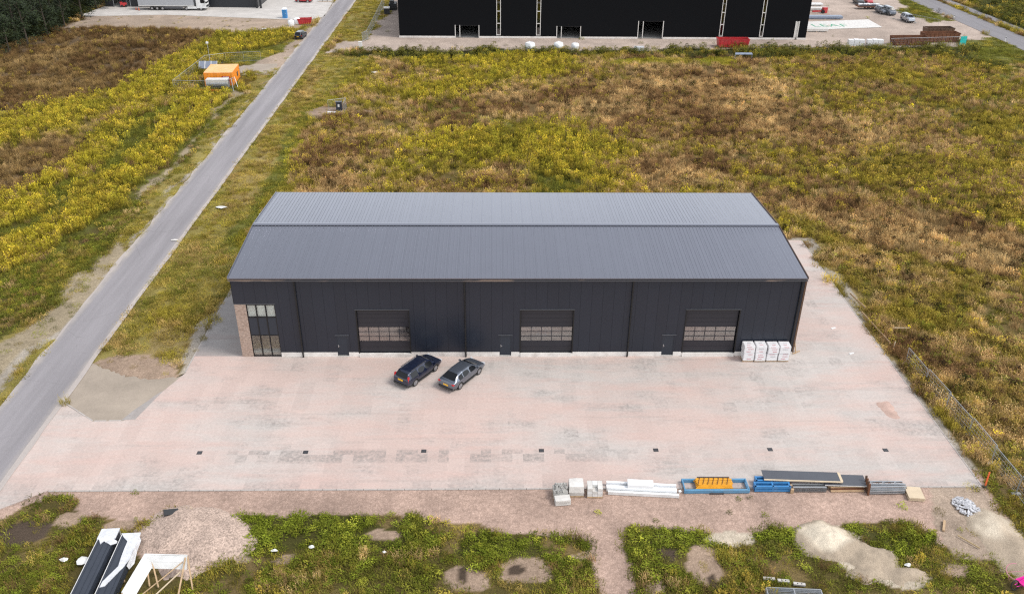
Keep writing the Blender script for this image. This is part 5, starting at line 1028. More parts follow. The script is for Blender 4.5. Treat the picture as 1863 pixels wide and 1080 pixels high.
def heap_mat(name, col, sc, contrast, rel, drycol=None):
    m, nt, b = nmat(name); p = wpos(nt); vo = N(nt, 'ShaderNodeTexVoronoi'); vo.inputs['Scale'].default_value = sc; nt.links.new(p, vo.inputs['Vector'])
    c = ramp(nt, noise(nt, p, .7, 6, .65), [(.3, tuple(x*.78 for x in col)), (.7, tuple(x*1.16 for x in col))])
    if drycol: c = mix(nt, N(nt, 'ShaderNodeAttribute', attribute_name='dry').outputs['Fac'], c, drycol)
    c = mix(nt, 1.0, c, ramp(nt, vo.outputs['Color'], [(.1, 1-contrast), (.9, 1+contrast)]), 'MULTIPLY'); nt.links.new(c, b.inputs['Base Color']); b.inputs['Roughness'].default_value = .95; b.inputs['Specular IOR Level'].default_value = .15
    bump(nt, b, noise(nt, p, sc*.6, 5, .7), rel, .08); return m
MAT['gravel_heap'] = heap_mat('crushed_gravel', (.45,.345,.285), 11, .36, .8); MAT['sand_heap'] = heap_mat('pale_sand', (.40,.325,.245), 18, .14, .8, (.66,.575,.455))
heap('gravel_heap', 'broad heap of pinkish crushed gravel left of the green weeds', 'gravel heap', [(-23.9,-22.4,3.2,2.5,.75),(-21.9,-23.2,2.9,2.3,.6),(-24.6,-21.3,2.0,1.5,.45),(-23.2,-24.6,1.8,1.4,.3)], (-28.5,-18,-27,-19), MAT['gravel_heap'], seed=4)
heap('sand_heap', 'large pale sand heap below the stacked materials', 'sand heap', [(21.21,-23.24,1.93,1.58)+(.75,),(22.05,-24.39,1.72,1.32)+(.5,),(23.29,-25.15,1.96,1.19)+(.4,),(24.95,-26.63,1.66,0.71)+(.25,),(22.55,-26.61,1.11,0.57)+(.25,),(19.93,-23.85,1.07,1.03)+(.4,)], (17,29,-29,-20), MAT['sand_heap'], seed=14, rough=.12, step=.12)
heap('sand_heap', 'smaller sand heap at the lower right corner below the fence', 'sand heap', [(33.4,-22.3,1.7,1.7,.55),(33.6,-24.0,1.7,2.2,.35),(33.3,-25.6,1.4,1.5,.25)], (31,36,-28.5,-20), MAT['sand_heap'], seed=24, rough=.04)
heap('dust_pile', 'thin pile of reddish brick dust on the paving near the right edge', 'dust', [(31.3,-8.6,.6,1.1,.06),(31.6,-9.3,.5,.6,.05),(30.9,-8.0,.4,.5,.03)], (30,33,-11,-7), heap_mat('red_dust', (.50,.355,.30), 20, .1, .3), seed=41, step=.1, rough=.01)
o = tag(MB().obox((0,0,.05),(1.0,.5,.12),.5,0,.25,.3).build('dark_scrap', MAT['dark_plastic']), 'dark plastic scrap on the back of the gravel heap', 'scrap'); o.location = (-25.3,-20.75,.35)
mb = MB(); r = random.Random(5); rx_, ry_ = (32.34,-20.25)
for k in range(150):
    a = r.random()*6.28; q = r.random()**.6; mb.obox((rx_+.85*q*math.cos(a), ry_+1.05*q*math.sin(a), .05+.3*(1-q)), (r.uniform(.1,.26), r.uniform(.08,.2), r.uniform(.06,.15)), r.random()*3, 0, r.uniform(-.6,.6), r.uniform(-.6,.6))
tag(mb.build('rubble_heap', M('pale_rubble', (.52,.52,.54), .8, var=.3, scale=6)), 'heap of pale grey rubble on the dirt near the fence corner', 'rubble', kind='stuff')

# sandwich panel packs under torn film
def panel_pack(label, tl, tr, bl, length, h):
    d = Vector((bl[0]-tl[0], bl[1]-tl[1], 0)).normalized(); w = math.hypot(tr[0]-tl[0], tr[1]-tl[1]); rz = math.atan2(d.y, d.x)
    t = thing('panel_pack', label, 'panels', (tl[0],tl[1],0), rz, 'dark cladding panels at the lower left')
    for k in range(6): MB().box((0,.03,.12+k*(h-.12)/6),(length,w-.03,.12+(k+1)*(h-.12)/6-.012)).build('cladding_panel', MAT['panel_blue'], t)
    for k in range(3): MB().box((0,.03+(w-.06)*(k+.33)/3,h-.012),(length,.03+(w-.06)*(k+.33)/3+.03,h+.012)).build('rib', MAT['panel_blue'], t)
    MB().box((0,-.01,.12),(length,.028,h+.01)).build('edge_film', MAT['white'], t)
    for x in (1.0,3.5,6.0): MB().box((x,0,0),(x+.12,w,.118)).build('bearer', MAT['timber'], t)
    return t, w
def film(t, pts, z, label_seed):
    r = random.Random(label_seed); mb = MB(); n = len(pts); mb.add([(x,y,z+.02+r.uniform(0,.05)) for x,y in pts]+[(x,y,z-.012) for x,y in pts], [tuple(range(n)), tuple(range(n,2*n))[::-1]]+[(k,k+n,(k+1)%n+n,(k+1)%n) for k in range(n)]); mb.build('torn_film', MAT['film'], t)
t, w = panel_pack('left pack of dark cladding panels with white film on its end', (-29.26,-22.85), (-28.13,-22.86), (-29.06,-28.47), 8.0, .8)
film(t, [(-.06,-.05),(-.06,w+.05),(.85,w+.06),(1.1,w-.3),(1.25,w*.6),(1.1,w*.45),(1.35,w*.3),(.95,w*.12),(.9,-.05)], .8, 1); MB().box((-.07,.0,.15),(-.03,w,.8)).build('end_film', MAT['film'], t)
film(t, [(.9,w-.1),(1.2,w+.3),(1.35,w+.28),(1.5,w-.05),(1.3,w-.35)], .82, 2)
t, w = panel_pack('right pack of dark cladding panels half covered by torn white film', (-27.78,-23.23), (-26.58,-23.24), (-27.56,-28.44), 8.0, .75)
film(t, [(-.06,-.05),(-.06,w+.06),(.9,w+.1),(1.6,w+.05),(2.3,w+.08),(2.9,w-.1),(3.0,w*.6),(2.2,w*.55),(1.4,w*.5),(.7,w*.5),(.35,w*.2)], .75, 3); film(t, [(2.7,w*.7),(2.9,w*.95),(4.6,w*.35),(4.7,w*.1),(4.2,w*.12)], .76, 4)
mb = MB(); mb.add([(.2,w+.01,.72),(1.5,w+.05,.72),(2.9,w+.03,.73),(2.9,w+.12,.4),(2.2,w+.2,.2),(1.2,w+.1,.35),(.4,w+.14,.5)], [(0,1,2,3,4,5,6)]); mb.add([(.2,w+.025,.72),(1.5,w+.065,.72),(2.9,w+.045,.73),(2.9,w+.135,.4),(2.2,w+.215,.2),(1.2,w+.115,.35),(.4,w+.155,.5)], [(6,5,4,3,2,1,0)]); mb.build('hanging_film', MAT['film'], t)
for i,(q,lb,sz) in enumerate((((-29.82,-25.04),'crumpled white sheet in the weeds against the left cladding panels',(1.0,.8)),((-31.11,-24.93),'white plastic scrap lying alone in the weeds at lower left',(.7,.4)),((-14.77,-23.92),'white scrap in the weeds right of the gravel heap',(.4,.35)),((-9.71,-24.47),'small white scrap in the middle of the green weeds',(.35,.2)),((-17.22,-24.26),'pale scrap in the weeds just right of the gravel heap',(.6,.25)),((25.62,-25.91),'pale stone lumps in the weeds beside the large sand heap',(.5,.3)),((-36.79,34.09),'crumpled white sheet on the verge left of the warehouse roof',(1.5,.8)),((-25.13,98.81),'white sheet in the dry grass of the far meadow',(2.2,1.4)),((30.52,2.34),'grey lump in the grass',(.1,.1)),((-54.86,135.73),'white scrap in the grass near the blue cabin',(1.4,.6)),((-39.63,24.63),'white sand spill at the right road edge',(.9,.5)),((36.24,-2.37),'pale scrap beside the near end of the mesh fence',(.8,.25)))):
    if i == 8: continue
    r = random.Random(i); mb = MB(); n = 9; nn = [(math.cos(6.283*k/n)*sz[0]/2*r.uniform(.7,1.1), math.sin(6.283*k/n)*sz[1]/2*r.uniform(.7,1.1), r.uniform(.0,.12)) for k in range(n)]; mb.add(nn+[(0,0,.22),(0,0,-.02)], [(k,(k+1)%n,n) for k in range(n)]+[((k+1)%n,k,n+1) for k in range(n)])
    o = tag(mb.build('white_scrap', MAT['white'] if i != 10 else MAT['offwhite']), lb, 'litter', 'white scraps lying about'); o.location = (q[0],q[1],.12 if i != 10 else .03)
# white boarded frame on timber props
A = (-25.04,-26.04); B = (-22.26,-26.16); C_ = (-25.35,-29.22)
t = thing('boarded_stand', 'white boarded frame on timber props at the bottom left', 'frame', (0,0,0))
def board(p, q, z, lean):
    p = Vector((*p,z)); q = Vector((*q,z)); d = (q-p).normalized(); n = Vector((-d.y,d.x,0))*lean
    for k in range(2):
        u = Vector((0,0,-.36)); a0 = p+n*k+u*k*1.03; b0 = q+n*k+u*k*1.03; mb = MB(); th = Vector((d.y,-d.x,0))*.04
        P = [a0,b0,b0+n+u,a0+n+u]; mb.add([*P,*[v+th for v in P]],[(0,1,2,3),(7,6,5,4),(0,4,5,1),(1,5,6,2),(2,6,7,3),(3,7,4,0)]); mb.build('white_board', MAT['white'], t)
board(A, B, 1.7, -.22); board(C_, A, 1.7, -.22)
MB().beam((*A,1.73),(*B,1.73),.07).build('top_rail', MAT['white'], t); MB().beam((*A,1.73),(*C_,1.73),.07).build('top_rail', MAT['white'], t)
for (p, e) in ((A,(.35,-1.1)),((A[0]+.35,A[1]),(.6,-1.2)),(B,(.45,-1.3)),((B[0]-.1,B[1]-.1),(-.15,-2.2))): MB().beam((p[0],p[1],1.65),(p[0]+e[0],p[1]+e[1],.0),.09,.06).build('prop', MAT['timber'], t)
MB().beam((B[0]-.1,B[1]-.2,1.0),(C_[0]+.9,C_[1]-.5,.6),.07,.05).build('brace', MAT['plywood'], t); MB().beam((B[0]-.2,B[1]-.1,1.4),(C_[0]+.5,C_[1],.9),.05,.05).build('brace', MAT['timber'], t); MB().beam((*C_,1.68),(C_[0],C_[1],0),.09,.06).build('prop', MAT['timber'], t)
# concrete feet and stacked mesh panels at the bottom edge
for i,(q,rz) in enumerate((((15.96,-26.93),-.08),((16.86,-27.12),-.1),((17.83,-27.41),-.16))):
    t = thing('fence_block', ['left','middle','right'][i]+' concrete fence foot with two holes lying in the weeds at bottom right', 'fence foot', (q[0],q[1],0), rz, 'concrete feet in the weeds')
    mb = MB(); mb.box((-.38,-.11,0),(.38,.11,.13)); mb.build('foot_block', MAT['concrete'], t)
    for x in (-.12,.14): MB().tube((x,0,.128),(x,0,.136),.045,10).build('hole', MAT['black'], t)
q0 = (15.34,-27.98); q1 = (18.65,-28.19)
for j in range(4):
    t = thing('mesh_fence', ['bottom','second','third','top'][j]+' galvanised mesh panel of the pile at the bottom edge', 'fence panel', (q0[0]+.02*j,q0[1]-.02*j,.12+.12*j), math.atan2(q1[1]-q0[1],q1[0]-q0[0]), 'stacked mesh panels')
    for y in (0,-2.0): MB().beam((0,y,0),(3.5,y,0),.06).build('rail', MAT['grey_metal'], t)
    for x in (0,1.75,3.5): MB().beam((x,-1.97,0),(x,-.03,0),.06).build('stile', MAT['grey_metal'], t)
    mb = MB()
    for k in range(13): mb.beam((.05,-.14-.14*k,0),(3.45,-.14-.14*k,0),.012)
    mb.build('mesh_infill', MAT['grey_metal'], t)
t = thing('fence_bearers', 'timber bearers under the stacked mesh panels', 'timber', (q0[0],q0[1],0), 0)
for x in (.5,2.8): MB().box((x,-2,0),(x+.1,.1,.08)).build('bearer', MAT['timber'], t)
# pink barrow-like thing at the right edge
q = (32.26,-27.68); t = thing('pink_wheelbarrow', 'bright pink wheelbarrow lying in the grass at the right edge', 'wheelbarrow', (q[0]+.35,q[1],0), .3)
mb = MB(); mb.add([(-.5,-.35,.55),(.5,-.4,.6),(.55,.35,.6),(-.5,.35,.5),(-.3,-.2,.25),(.3,-.22,.25),(.3,.2,.25),(-.3,.2,.22)],[(0,1,5,4),(1,2,6,5),(2,3,7,6),(3,0,4,7),(4,5,6,7)]); mb.build('tray', MAT['pink'], t)
n = 14; w = MB(); [w.tube((-.75+.32*math.cos(6.283*k/n),.05+.1*math.sin(6.283*k/n),.32+.32*math.sin(6.283*k/n)),(-.75+.32*math.cos(6.283*(k+1)/n),.05+.1*math.sin(6.283*(k+1)/n),.32+.32*math.sin(6.283*(k+1)/n)),.04,6) for k in range(n)]; w.build('wheel', MAT['rubber'], t)
for y in (-.28,.28): MB().tube((-.75,y*.3,.32),(1.3,y*1.2,.7),.025,6).build('handle', MAT['pink'], t)
for y in (-.25,.25): MB().tube((.3,y,.25),(.45,y,0),.02,6).build('leg', MAT['grey_metal'], t)
q = (32.19,-26.83); t = thing('hose_loop', 'pale pink hose looped in the grass beside the pink wheelbarrow', 'hose', (q[0]+.25,q[1],.0)); n = 22; hz = MB()
for k in range(18): a, b = 6.283*k/n+1.2, 6.283*(k+1)/n+1.2; hz.tube((.62*math.cos(a),.5*math.sin(a),.45+.25*math.sin(a)),(.62*math.cos(b),.5*math.sin(b),.45+.25*math.sin(b)),.025,6)
hz.tube((-.6,0,.42),(.6,.1,.4),.02,5); hz.tube((-.55,-.2,.3),(-.5,-.3,0),.02,5); hz.build('hose', M('faded_pink_hose', (.5,.2,.25), .5), t, True)
# orange barrier board and post
t = thing('marker_board', 'orange marker board leaning at the right corner of the paving', 'marker board', (34.85,-18.1,0), .15); MB().obox((.15,.2,.55),(.12,.05,1.25),0,0,-.25,.22).build('board', MAT['orange_red'], t); MB().obox((0,.02,.04),(.3,.25,.08)).build('foot', MAT['dark_plastic'], t)
for i,(a,b) in enumerate((((34.95,7.6),(35.5,1.6)),((35.15,11.5),(35.6,8.4)))):
    p0, p1 = a, b; o = tag(MB().beam((*p0,.28),(*p1,.32),.05,.16).build('orange_plank', MAT['timber']), ('near' if i == 0 else 'far')+' brown plank lying in the grass along the right edge of the paving', 'plank', 'planks along the paving edge')
o = tag(MB().beam((36.8,4.3,.4),(38.4,4.2,.45),.09).build('stake', MAT['plywood']), 'pale stake lying in the rough grass right of the paving', 'stake')
o = tag(MB().beam((35.55,1.0,0),(35.6,1.05,.9),.06).build('stake', MAT['plywood']), 'short pale stake upright at the near end of the brown plank', 'stake')
o = tag(MB().beam((30.36,-23.16)+(.12,),(31.33,-24.36)+(.1,),.06).build('stick', MAT['straw']), 'thin pale stick lying on the dirt left of the small sand heap', 'stick'); o = tag(MB().beam((30.09,-21.69)+(.08,),(29.57,-22.67)+(.08,),.16,.12).build('log', MAT['timber']), 'short log lying on the dirt track below the plywood', 'log')

# ------------------------------------------------------------------ mesh fences
_fp = {}
def fence_panel(label, p, q, h, group, step=.28, mat='grey_metal', foot=True, lean=0.0):
    p = Vector((*p,0)); q = Vector((*q,0)); ln = round((q-p).length,2); key = (ln,h,step)
    if key not in _fp:
        fr = MB(); fr.tube((0,0,.12),(0,0,h),.028,6); fr.tube((ln,0,.12),(ln,0,h),.028,6); fr.tube((0,0,h),(ln,0,h),.03,6); fr.tube((0,0,.15),(ln,0,.15),.018,6)
        me_ = MB(); n = max(2, int(ln/step))
        for k in range(1, n): me_.beam((ln*k/n,0,.15),(ln*k/n,0,h),.010)
        for z in np.arange(.35, h-.1, step*1.1): me_.beam((0,0,float(z)),(ln,0,float(z)),.010)
        _fp[key] = (fr.mesh('frame', MAT[mat]), me_.mesh('mesh_infill', MAT[mat]), MB().box((-.12,-.35,0),(.12,.35,.13)).mesh('foot', MAT['concrete_grey']))
    a, b, c = _fp[key]; t = thing('site_fence', label, 'fence panel', p, math.atan2(q.y-p.y, q.x-p.x), group); t.rotation_euler = (lean, 0, math.atan2(q.y-p.y, q.x-p.x))
    link('frame', a, t); link('mesh_infill', b, t)
    if foot: link('foot', c, t)
RP = [(35.75,-1.4),(35.95,-4.9),(36.25,-8.4),(36.5,-11.9),(36.62,-15.4),(36.75,-18.9),(36.7,-22.4)]
NM = ['farthest','second','third','fourth','fifth','nearest']
for i in range(6): fence_panel(NM[i]+' mesh fence panel along the right side of the yard, counted from the far end', RP[i], RP[i+1], 1.75, 'mesh fence along the yard', lean=.1*(-1)**i*.4)
EP = [(-59.4,86.2),(-59.3,89.7),(-59.2,93.1),(-59.1,96.6),(-59.0,100.0),(-58.9,104.0),(-55.5,106),(-52.2,106.8),(-49.0,107.5)]
NE = ['first','second','third','fourth','fifth','sixth','seventh','eighth']
for i in range(8): fence_panel(NE[i]+' mesh panel of the fence round the orange container, clockwise from the near left corner', EP[i], EP[i+1], 1.9, 'mesh fence round the orange container', .35, foot=False)
EP2 = [(-59.4,86.2),(-56.3,86.0),(-53.2,85.8),(-50.0,85.9),(-49.2,88.4)]
for i in range(4): fence_panel(['left','middle','right','corner'][i]+' mesh panel of the near fence before the orange container', EP2[i], EP2[i+1], 1.9, 'near fence before the container', .35, foot=False)
SP = [((-30.1,74.9),(-27.3,76.2)),((-27.3,76.2),(-27.3,73.0))]
for i in range(2): fence_panel(['left','right'][i]+' mesh panel round the small electrical cabinet in the meadow', *SP[i], 1.8, 'fence round the electrical cabinet', .22, foot=False)
t = thing('electrical_cabinet', 'dark blue electrical cabinet behind mesh panels in the meadow', 'cabinet', (-28.3,75.0,0), .1); MB().box((-.5,-.3,.1),(.5,.3,1.5)).build('body', MAT['panel_blue'], t); MB().box((-.55,-.35,1.5),(.55,.35,1.56)).build('lid', MAT['slate'], t); MB().box((-.2,-.315,.7),(.1,-.302,1.15)).build('notice', MAT['white'], t); MB().box((-.45,-.25,0),(.45,.25,.1)).build('base', MAT['concrete'], t)
o = tag(MB().obox((0,0,.1),(1.3,.7,.2),.05).build('white_slab', MAT['white']), 'white slab lying at the foot of the mesh panels in the meadow', 'slab'); o.location = (-29.4,73.6,0)
t = thing('barrier_rail', 'low blue and red rail on the ground by the electrical cabinet', 'rail', (-28.4,73.3,0), .35); MB().beam((-1,0,.1),(1.2,0,.1),.08).build('rail', MAT['sheet_blue'], t); MB().beam((1.2,0,.1),(1.6,1.0,.1),.08).build('rail', MAT['sheet_blue'], t)

# ------------------------------------------------------------------ compound with the orange container
t = thing('orange_container', 'orange site container with a pale faded roof inside the mesh fence', 'container', (-52.3,92.0,.0), .06)
MB().box((-2.5,-3.0,.15),(2.5,3.0,2.5)).build('body', MAT['orange'], t); MB().box((-2.52,-3.02,2.501),(2.52,3.02,2.56)).build('roof', M('faded_orange_roof', (.80,.42,.16), .5, dirt=.4, dirtcol=(.75,.6,.45)), t)
for x in (-2.5,2.38):
    for y in (-3.03,2.9): MB().box((x-.03,y-.03,.1),(x+.15,y+.13,2.57)).build('corner_post', MAT['orange'], t)
for k in range(9): MB().box((-2.3+k*.52,-3.03,.2),(-2.12+k*.52,-3.0,2.45)).build('rib', MAT['orange'], t)
for k in range(10): MB().box((2.5,-2.8+k*.58,.2),(2.53,-2.62+k*.58,2.45)).build('rib', MAT['orange'], t)
MB().box((.6,-3.06,.5),(2.0,-3.031,1.9)).build('sign', MAT['red'], t); MB().box((.8,-3.07,1.45),(1.9,-3.061,1.8)).build('sign_panel', MAT['white'], t)
MB().box((2.54,.6,.9),(2.56,1.4,1.7)).build('vent', MAT['dark_metal'], t)
t = thing('water_tank', 'silver grey tank on legs in front of the orange container', 'tank', (-51.8,87.2,0), .03)
n = 18; tb = MB(); tb.tube((-1.9,0,1.15),(1.9,0,1.15),.75,n); tb.build('tank_body', MAT['grey_metal'], t, True); MB().box((-1.9,-.7,1.2),(1.9,.7,1.95)).build('casing', MAT['offwhite'], t)
for x in (-1.5,1.5):
    for y in (-.5,.5): MB().box((x-.06,y-.06,0),(x+.06,y+.06,.9)).build('leg', MAT['grey_metal'], t)
for i,(a,b) in enumerate((((-48.9,86.2,0),(-49.4,87.5,1.9)),((-48.4,87.6,0),(-49.1,88.6,1.9)))): tag(MB().tube(a,b,.05,6).build('fence_brace', MAT['grey_metal']), ('near' if i == 0 else 'far')+' steel brace propping the fence right of the grey tank', 'brace', 'braces by the grey tank')
o = tag(MB().beam((-56.2,85.3,.35),(-51.2,85.2,.35),.12,.35).build('red_barrier', MAT['orange_red']), 'red plastic barrier along the near foot of the compound fence', 'barrier')
t = thing('solar_mast', 'solar panel trailer with a thin camera mast beside the orange container', 'solar trailer', (-57.0,100.0,0), 0); MB().box((-.9,-.6,.3),(.9,.6,.9)).build('cabinet', MAT['offwhite'], t); MB().tube((.2,.2,.9),(.2,.2,5.2),.05,8).build('mast', MAT['grey_metal'], t); MB().obox((.2,.2,5.25),(.4,.3,.3)).build('camera_head', MAT['white_plastic'], t)
for k in range(3):
    s = MB().obox((-1.15+k*1.15,-.7,1.3),(1.08,.05,1.5),0,0,-.65).build('solar_panel', MAT['solar'], t)
    f_ = MB(); [f_.obox((-1.15+k*1.15+dx,-.73,1.3),(.06,.07,1.54),0,0,-.65) for dx in (-.54,.54)]; f_.build('frame', MAT['white'], s)
for x in (-.7,.7): MB().tube((x,-.12,.28),(x,.12,.28),.28,12).build('wheel', MAT['rubber'], t)

# ------------------------------------------------------------------ far left yard
q = (-52.76,148.36); t = thing('portable_toilet', 'bright blue portable toilet cabin with white roof on the pale slab', 'toilet', (q[0],q[1],.02), .05)
MB().box((-.55,-.55,0),(.55,.55,2.05)).build('body', MAT['toilet_blue'], t); MB().add([(-.6,-.6,2.05),(.6,-.6,2.05),(.6,.6,2.05),(-.6,.6,2.05),(-.4,-.35,2.35),(.4,-.35,2.35),(.4,.35,2.35),(-.4,.35,2.35)],[(0,1,5,4),(1,2,6,5),(2,3,7,6),(3,0,4,7),(4,5,6,7),(3,2,1,0)]).build('roof', MAT['white_plastic'], t); MB().box((-.4,-.575,.1),(.4,-.552,1.95)).build('door', MAT['blue'], t); MB().box((.25,-.6,1.0),(.32,-.576,1.15)).build('handle', MAT['white_plastic'], t)
def skip(name, label, loc, l, w, h, mat, rz=0, ribs=6):
    t = thing(name, label, 'skip', (*loc,0), rz); mb = MB(); i, o_ = .08, .35
    P = [(-l/2,-w/2,h),(l/2,-w/2,h),(l/2,w/2,h),(-l/2,w/2,h),(-l/2+o_,-w/2,.1),(l/2-o_,-w/2,.1),(l/2-o_,w/2,.1),(-l/2+o_,w/2,.1),(-l/2+i*1.5,-w/2+i,h),(l/2-i*1.5,-w/2+i,h),(l/2-i*1.5,w/2-i,h),(-l/2+i*1.5,w/2-i,h),(-l/2+o_+i,-w/2+i,.2),(l/2-o_-i,-w/2+i,.2),(l/2-o_-i,w/2-i,.2),(-l/2+o_+i,w/2-i,.2)]
    mb.add(P,[(0,1,5,4)[::-1],(1,2,6,5)[::-1],(2,3,7,6)[::-1],(3,0,4,7)[::-1],(4,5,6,7)[::-1],(0,8,9,1)[::-1],(1,9,10,2)[::-1],(2,10,11,3)[::-1],(3,11,8,0)[::-1],(8,12,13,9)[::-1],(9,13,14,10)[::-1],(10,14,15,11)[::-1],(11,15,12,8)[::-1],(12,15,14,13)[::-1]]); mb.build('hull', mat, t)
    for k in range(ribs): x = -l/2+.5+k*(l-1.0)/(ribs-1); MB().box((x-.05,-w/2-.06,.25),(x+.05,-w/2-.001,h-.02)).build('rib', mat, t)
    MB().box((-l/2-.04,-w/2-.07,h-.05),(l/2+.04,-w/2-.002,h+.04)).build('rim', mat, t); return t
q = (-46.77,141.16); skip('skip', 'small red skip beside white bags near the left road', (q[0],q[1]+.8), 3.4, 1.7, 1.3, MAT['red'], .15)
def big_bag(label, q, s, sd, group):
    r = random.Random(sd); mb = MB(); n = 12; rows = ((0,.9),(.25,1.05),(.7,1.08),(.95,.95),(1.05,.55),(1.0,.2))
    for z, f in rows: mb.v += [(s/2*f*max(-1,min(1,1.25*math.cos(6.283*k/n)))*r.uniform(.95,1.05), s/2*f*max(-1,min(1,1.25*math.sin(6.283*k/n)))*r.uniform(.95,1.05), z*s+r.uniform(-.04,.04)) for k in range(n)]
    for j in range(len(rows)-1): mb.f += [[j*n+k,j*n+(k+1)%n,(j+1)*n+(k+1)%n,(j+1)*n+k] for k in range(n)]
    mb.f.append(list(range(5*n,6*n))); mb.m = [0]*len(mb.f); t = thing('big_bag', label, 'bag', (q[0],q[1],0), r.random(), group); mb.build('sack', MAT['white_plastic'], t, True, 50)
    for k in range(4): a = .785+k*1.571; MB().beam((s*.5*math.cos(a),s*.5*math.sin(a),s*.9),(s*.3*math.cos(a),s*.3*math.sin(a),s*1.15),.06,.02).build('strap', MAT['offwhite'], t)
big_bag('white bag left of its twin beside the small red skip', (-49.58,139.91), 1.25, 1, 'white bags by the small red skip'); big_bag('white bag touching the small red skip', (-48.54,141.71), 1.35, 2, 'white bags by the small red skip')
q = (-44.79,169.2); t = thing('stone_pallet', 'pallets of white stones on the grass by the far left road', 'pallet', (q[0]-2,q[1],0)); 
for k in range(3): MB().box((-1.6+k*1.2,-.5,.13),(-.6+k*1.2,.5,.7)).build('stone_block', MAT['offwhite'], t); MB().box((-1.6+k*1.2,-.5,0),(-.6+k*1.2,.5,.128)).build('pallet_board', MAT['timber'], t)
for i, px in enumerate(((-90.42,157.81),(-89.51,157.16))): 
    t = thing('traffic_cone', ('left' if i == 0 else 'right')+' red and white cone behind the truck trailer', 'cone', (px[0]-1.0,px[1]-1.0,.02), 0, 'cones by the truck'); MB().tube((0,0,.04),(0,0,.7),.17,10,0,.04).build('cone', MAT['orange_red'], t); MB().box((-.22,-.22,0),(.22,.22,.04)).build('base', MAT['dark_plastic'], t)
# gate fence left of the black hall
LF = [(-30.2,126.6),(-30.3,133),(-30.4,139.5),(-30.5,146),(-30.6,152.5),(-30.7,159),(-30.8,165.5)]
for i in range(6): fence_panel(['nearest','second','third','fourth','fifth','farthest'][i]+' bar fence panel along the track left of the black hall', LF[i], LF[i+1], 2.0, 'bar fence left of the black hall', .32)
t = thing('gate', 'open galvanised gate leaf at the entrance left of the black hall', 'gate', (-30.2,126.4,0), -1.9); MB().tube((0,0,0),(0,0,2.1),.06,8).build('gate_post', MAT['grey_metal'], t); g_ = MB(); [g_.beam((.1+.18*k,0,.15),(.1+.18*k,0,1.95),.03) for k in range(14)]; g_.build('bars', MAT['grey_metal'], t); MB().beam((.05,0,1.95),(2.6,0,1.95),.06).beam((.05,0,.15),(2.6,0,.15),.06).build('rail', MAT['grey_metal'], t)
q = (-30.62,118.46); t = thing('gate_pillar', 'short white pillar at the entrance left of the black hall', 'pillar', (q[0],q[1],0)); MB().box((-.35,-.3,0),(.35,.3,1.3)).build('pillar', MAT['white'], t); MB().box((-.4,-.35,1.301),(.4,.35,1.36)).build('cap', MAT['offwhite'], t)
q = (-28.93,154.2); t = thing('generator', 'dark generator with a pale lid beside the bar fence', 'generator', (q[0],q[1],0), .1); MB().box((-.7,-1.0,.2),(.7,1.0,1.4)).build('body', MAT['dark_plastic'], t); MB().box((-.74,-1.04,1.4),(.74,1.04,1.52)).build('lid', MAT['offwhite'], t)
for y in (-.7,.7): MB().box((-.7,y-.1,0),(.7,y+.1,.2)).build('skid', MAT['dark_metal'], t)
t = thing('machine_stack', 'black machinery standing behind the generator left of the black hall', 'machinery', (q[0]+1.0,q[1]+5.5,0)); MB().obox((0,0,.8),(1.8,3.2,1.6)).build('body', MAT['black'], t); MB().obox((-.2,-.4,1.9),(1.0,1.2,.6)).build('cab', MAT['dark_plastic'], t); MB().tube((-.9,-1.2,.5),(.9,-1.2,.5),.5,12).tube((-.9,1.2,.5),(.9,1.2,.5),.5,12).build('roller', MAT['rubber'], t)
# before the black hall
for i,(p_,s) in enumerate((((5.18,117.28),1.7),((11.27,117.88),1.6),((14.81,118.44),1.3))): big_bag(['leftmost','middle','rightmost of the first three'][i]+' white bulk bag along the gravel lane before the black hall', p_, s, 20+i, 'bulk bags before the black hall')
q = (28.24,117.27); t = thing('white_pack', 'low white wrapped pack on pallets in the lane before the black hall', 'pack', (q[0],q[1],0)); MB().obox((0,0,.55),(2.0,1.1,.8)).build('pack_body', MAT['film'], t); MB().box((-1.0,-.5,0),(1.0,.5,.14)).build('pallet_board', MAT['timber'], t); MB().box((1.3,-.4,.0),(4.0,.4,.25)).build('plank', MAT['plywood'], t)
q = (49.18,121.12); skip('skip', 'long red open skip in the lane before the black hall', (q[0],q[1]+.6), 6.8, 2.4, 1.75, MAT['red'], 0, 8)
q = (48.7,110.69); t = thing('metal_sheet', 'grey-blue metal trough lying on the hedge below the long red skip', 'trough', (q[0],q[1],1.0), .0); MB().add([(-1.8,-.5,0),(1.9,-.4,0),(1.9,.5,.25),(-1.5,.5,.25),(-1.8,-.52,.12),(1.9,-.42,.12)],[(0,1,2,3),(0,4,5,1)]).box((-1.75,-.45,-.9),(-1.65,-.35,-.01)).box((1.7,-.35,-.9),(1.8,-.25,-.01)).build('trough', MAT['sheet_blue'], t)
for i in range(2):
    q = ((76.39,122.19),(80.52,122.28))[i]; t = thing('white_pallet_stack', ('left' if i == 0 else 'right')+' stack of white wrapped goods by the rusty containers', 'stack', (q[0],q[1]+.3,0), 0, 'white stacks in the far yard')
    for k in range(3): MB().box((-1.75+k*1.18,-.55,.13),(-.65+k*1.18,.55,1.45+.08*(k%2))).build('wrapped_goods', MAT['wrap'], t)
    for k in range(3): MB().box((-1.75+k*1.18,-.55,0),(-.65+k*1.18,.55,.128)).build('pallet_board', MAT['timber'], t)
skip('container', 'nearer rusty open container at the corner of the far yard', (88.9,124.6), 8.0, 2.4, 1.75, MAT['rust'], .06, 9); skip('container', 'farther rusty open container overlapping the nearer one', (97.0,127.6), 8.2, 2.4, 2.0, MAT['rust'], .06, 9); skip('container', 'dark rusty container half hidden behind the other two', (98.5,131.8), 6.5, 2.3, 2.2, MAT['copper'], .06, 7)
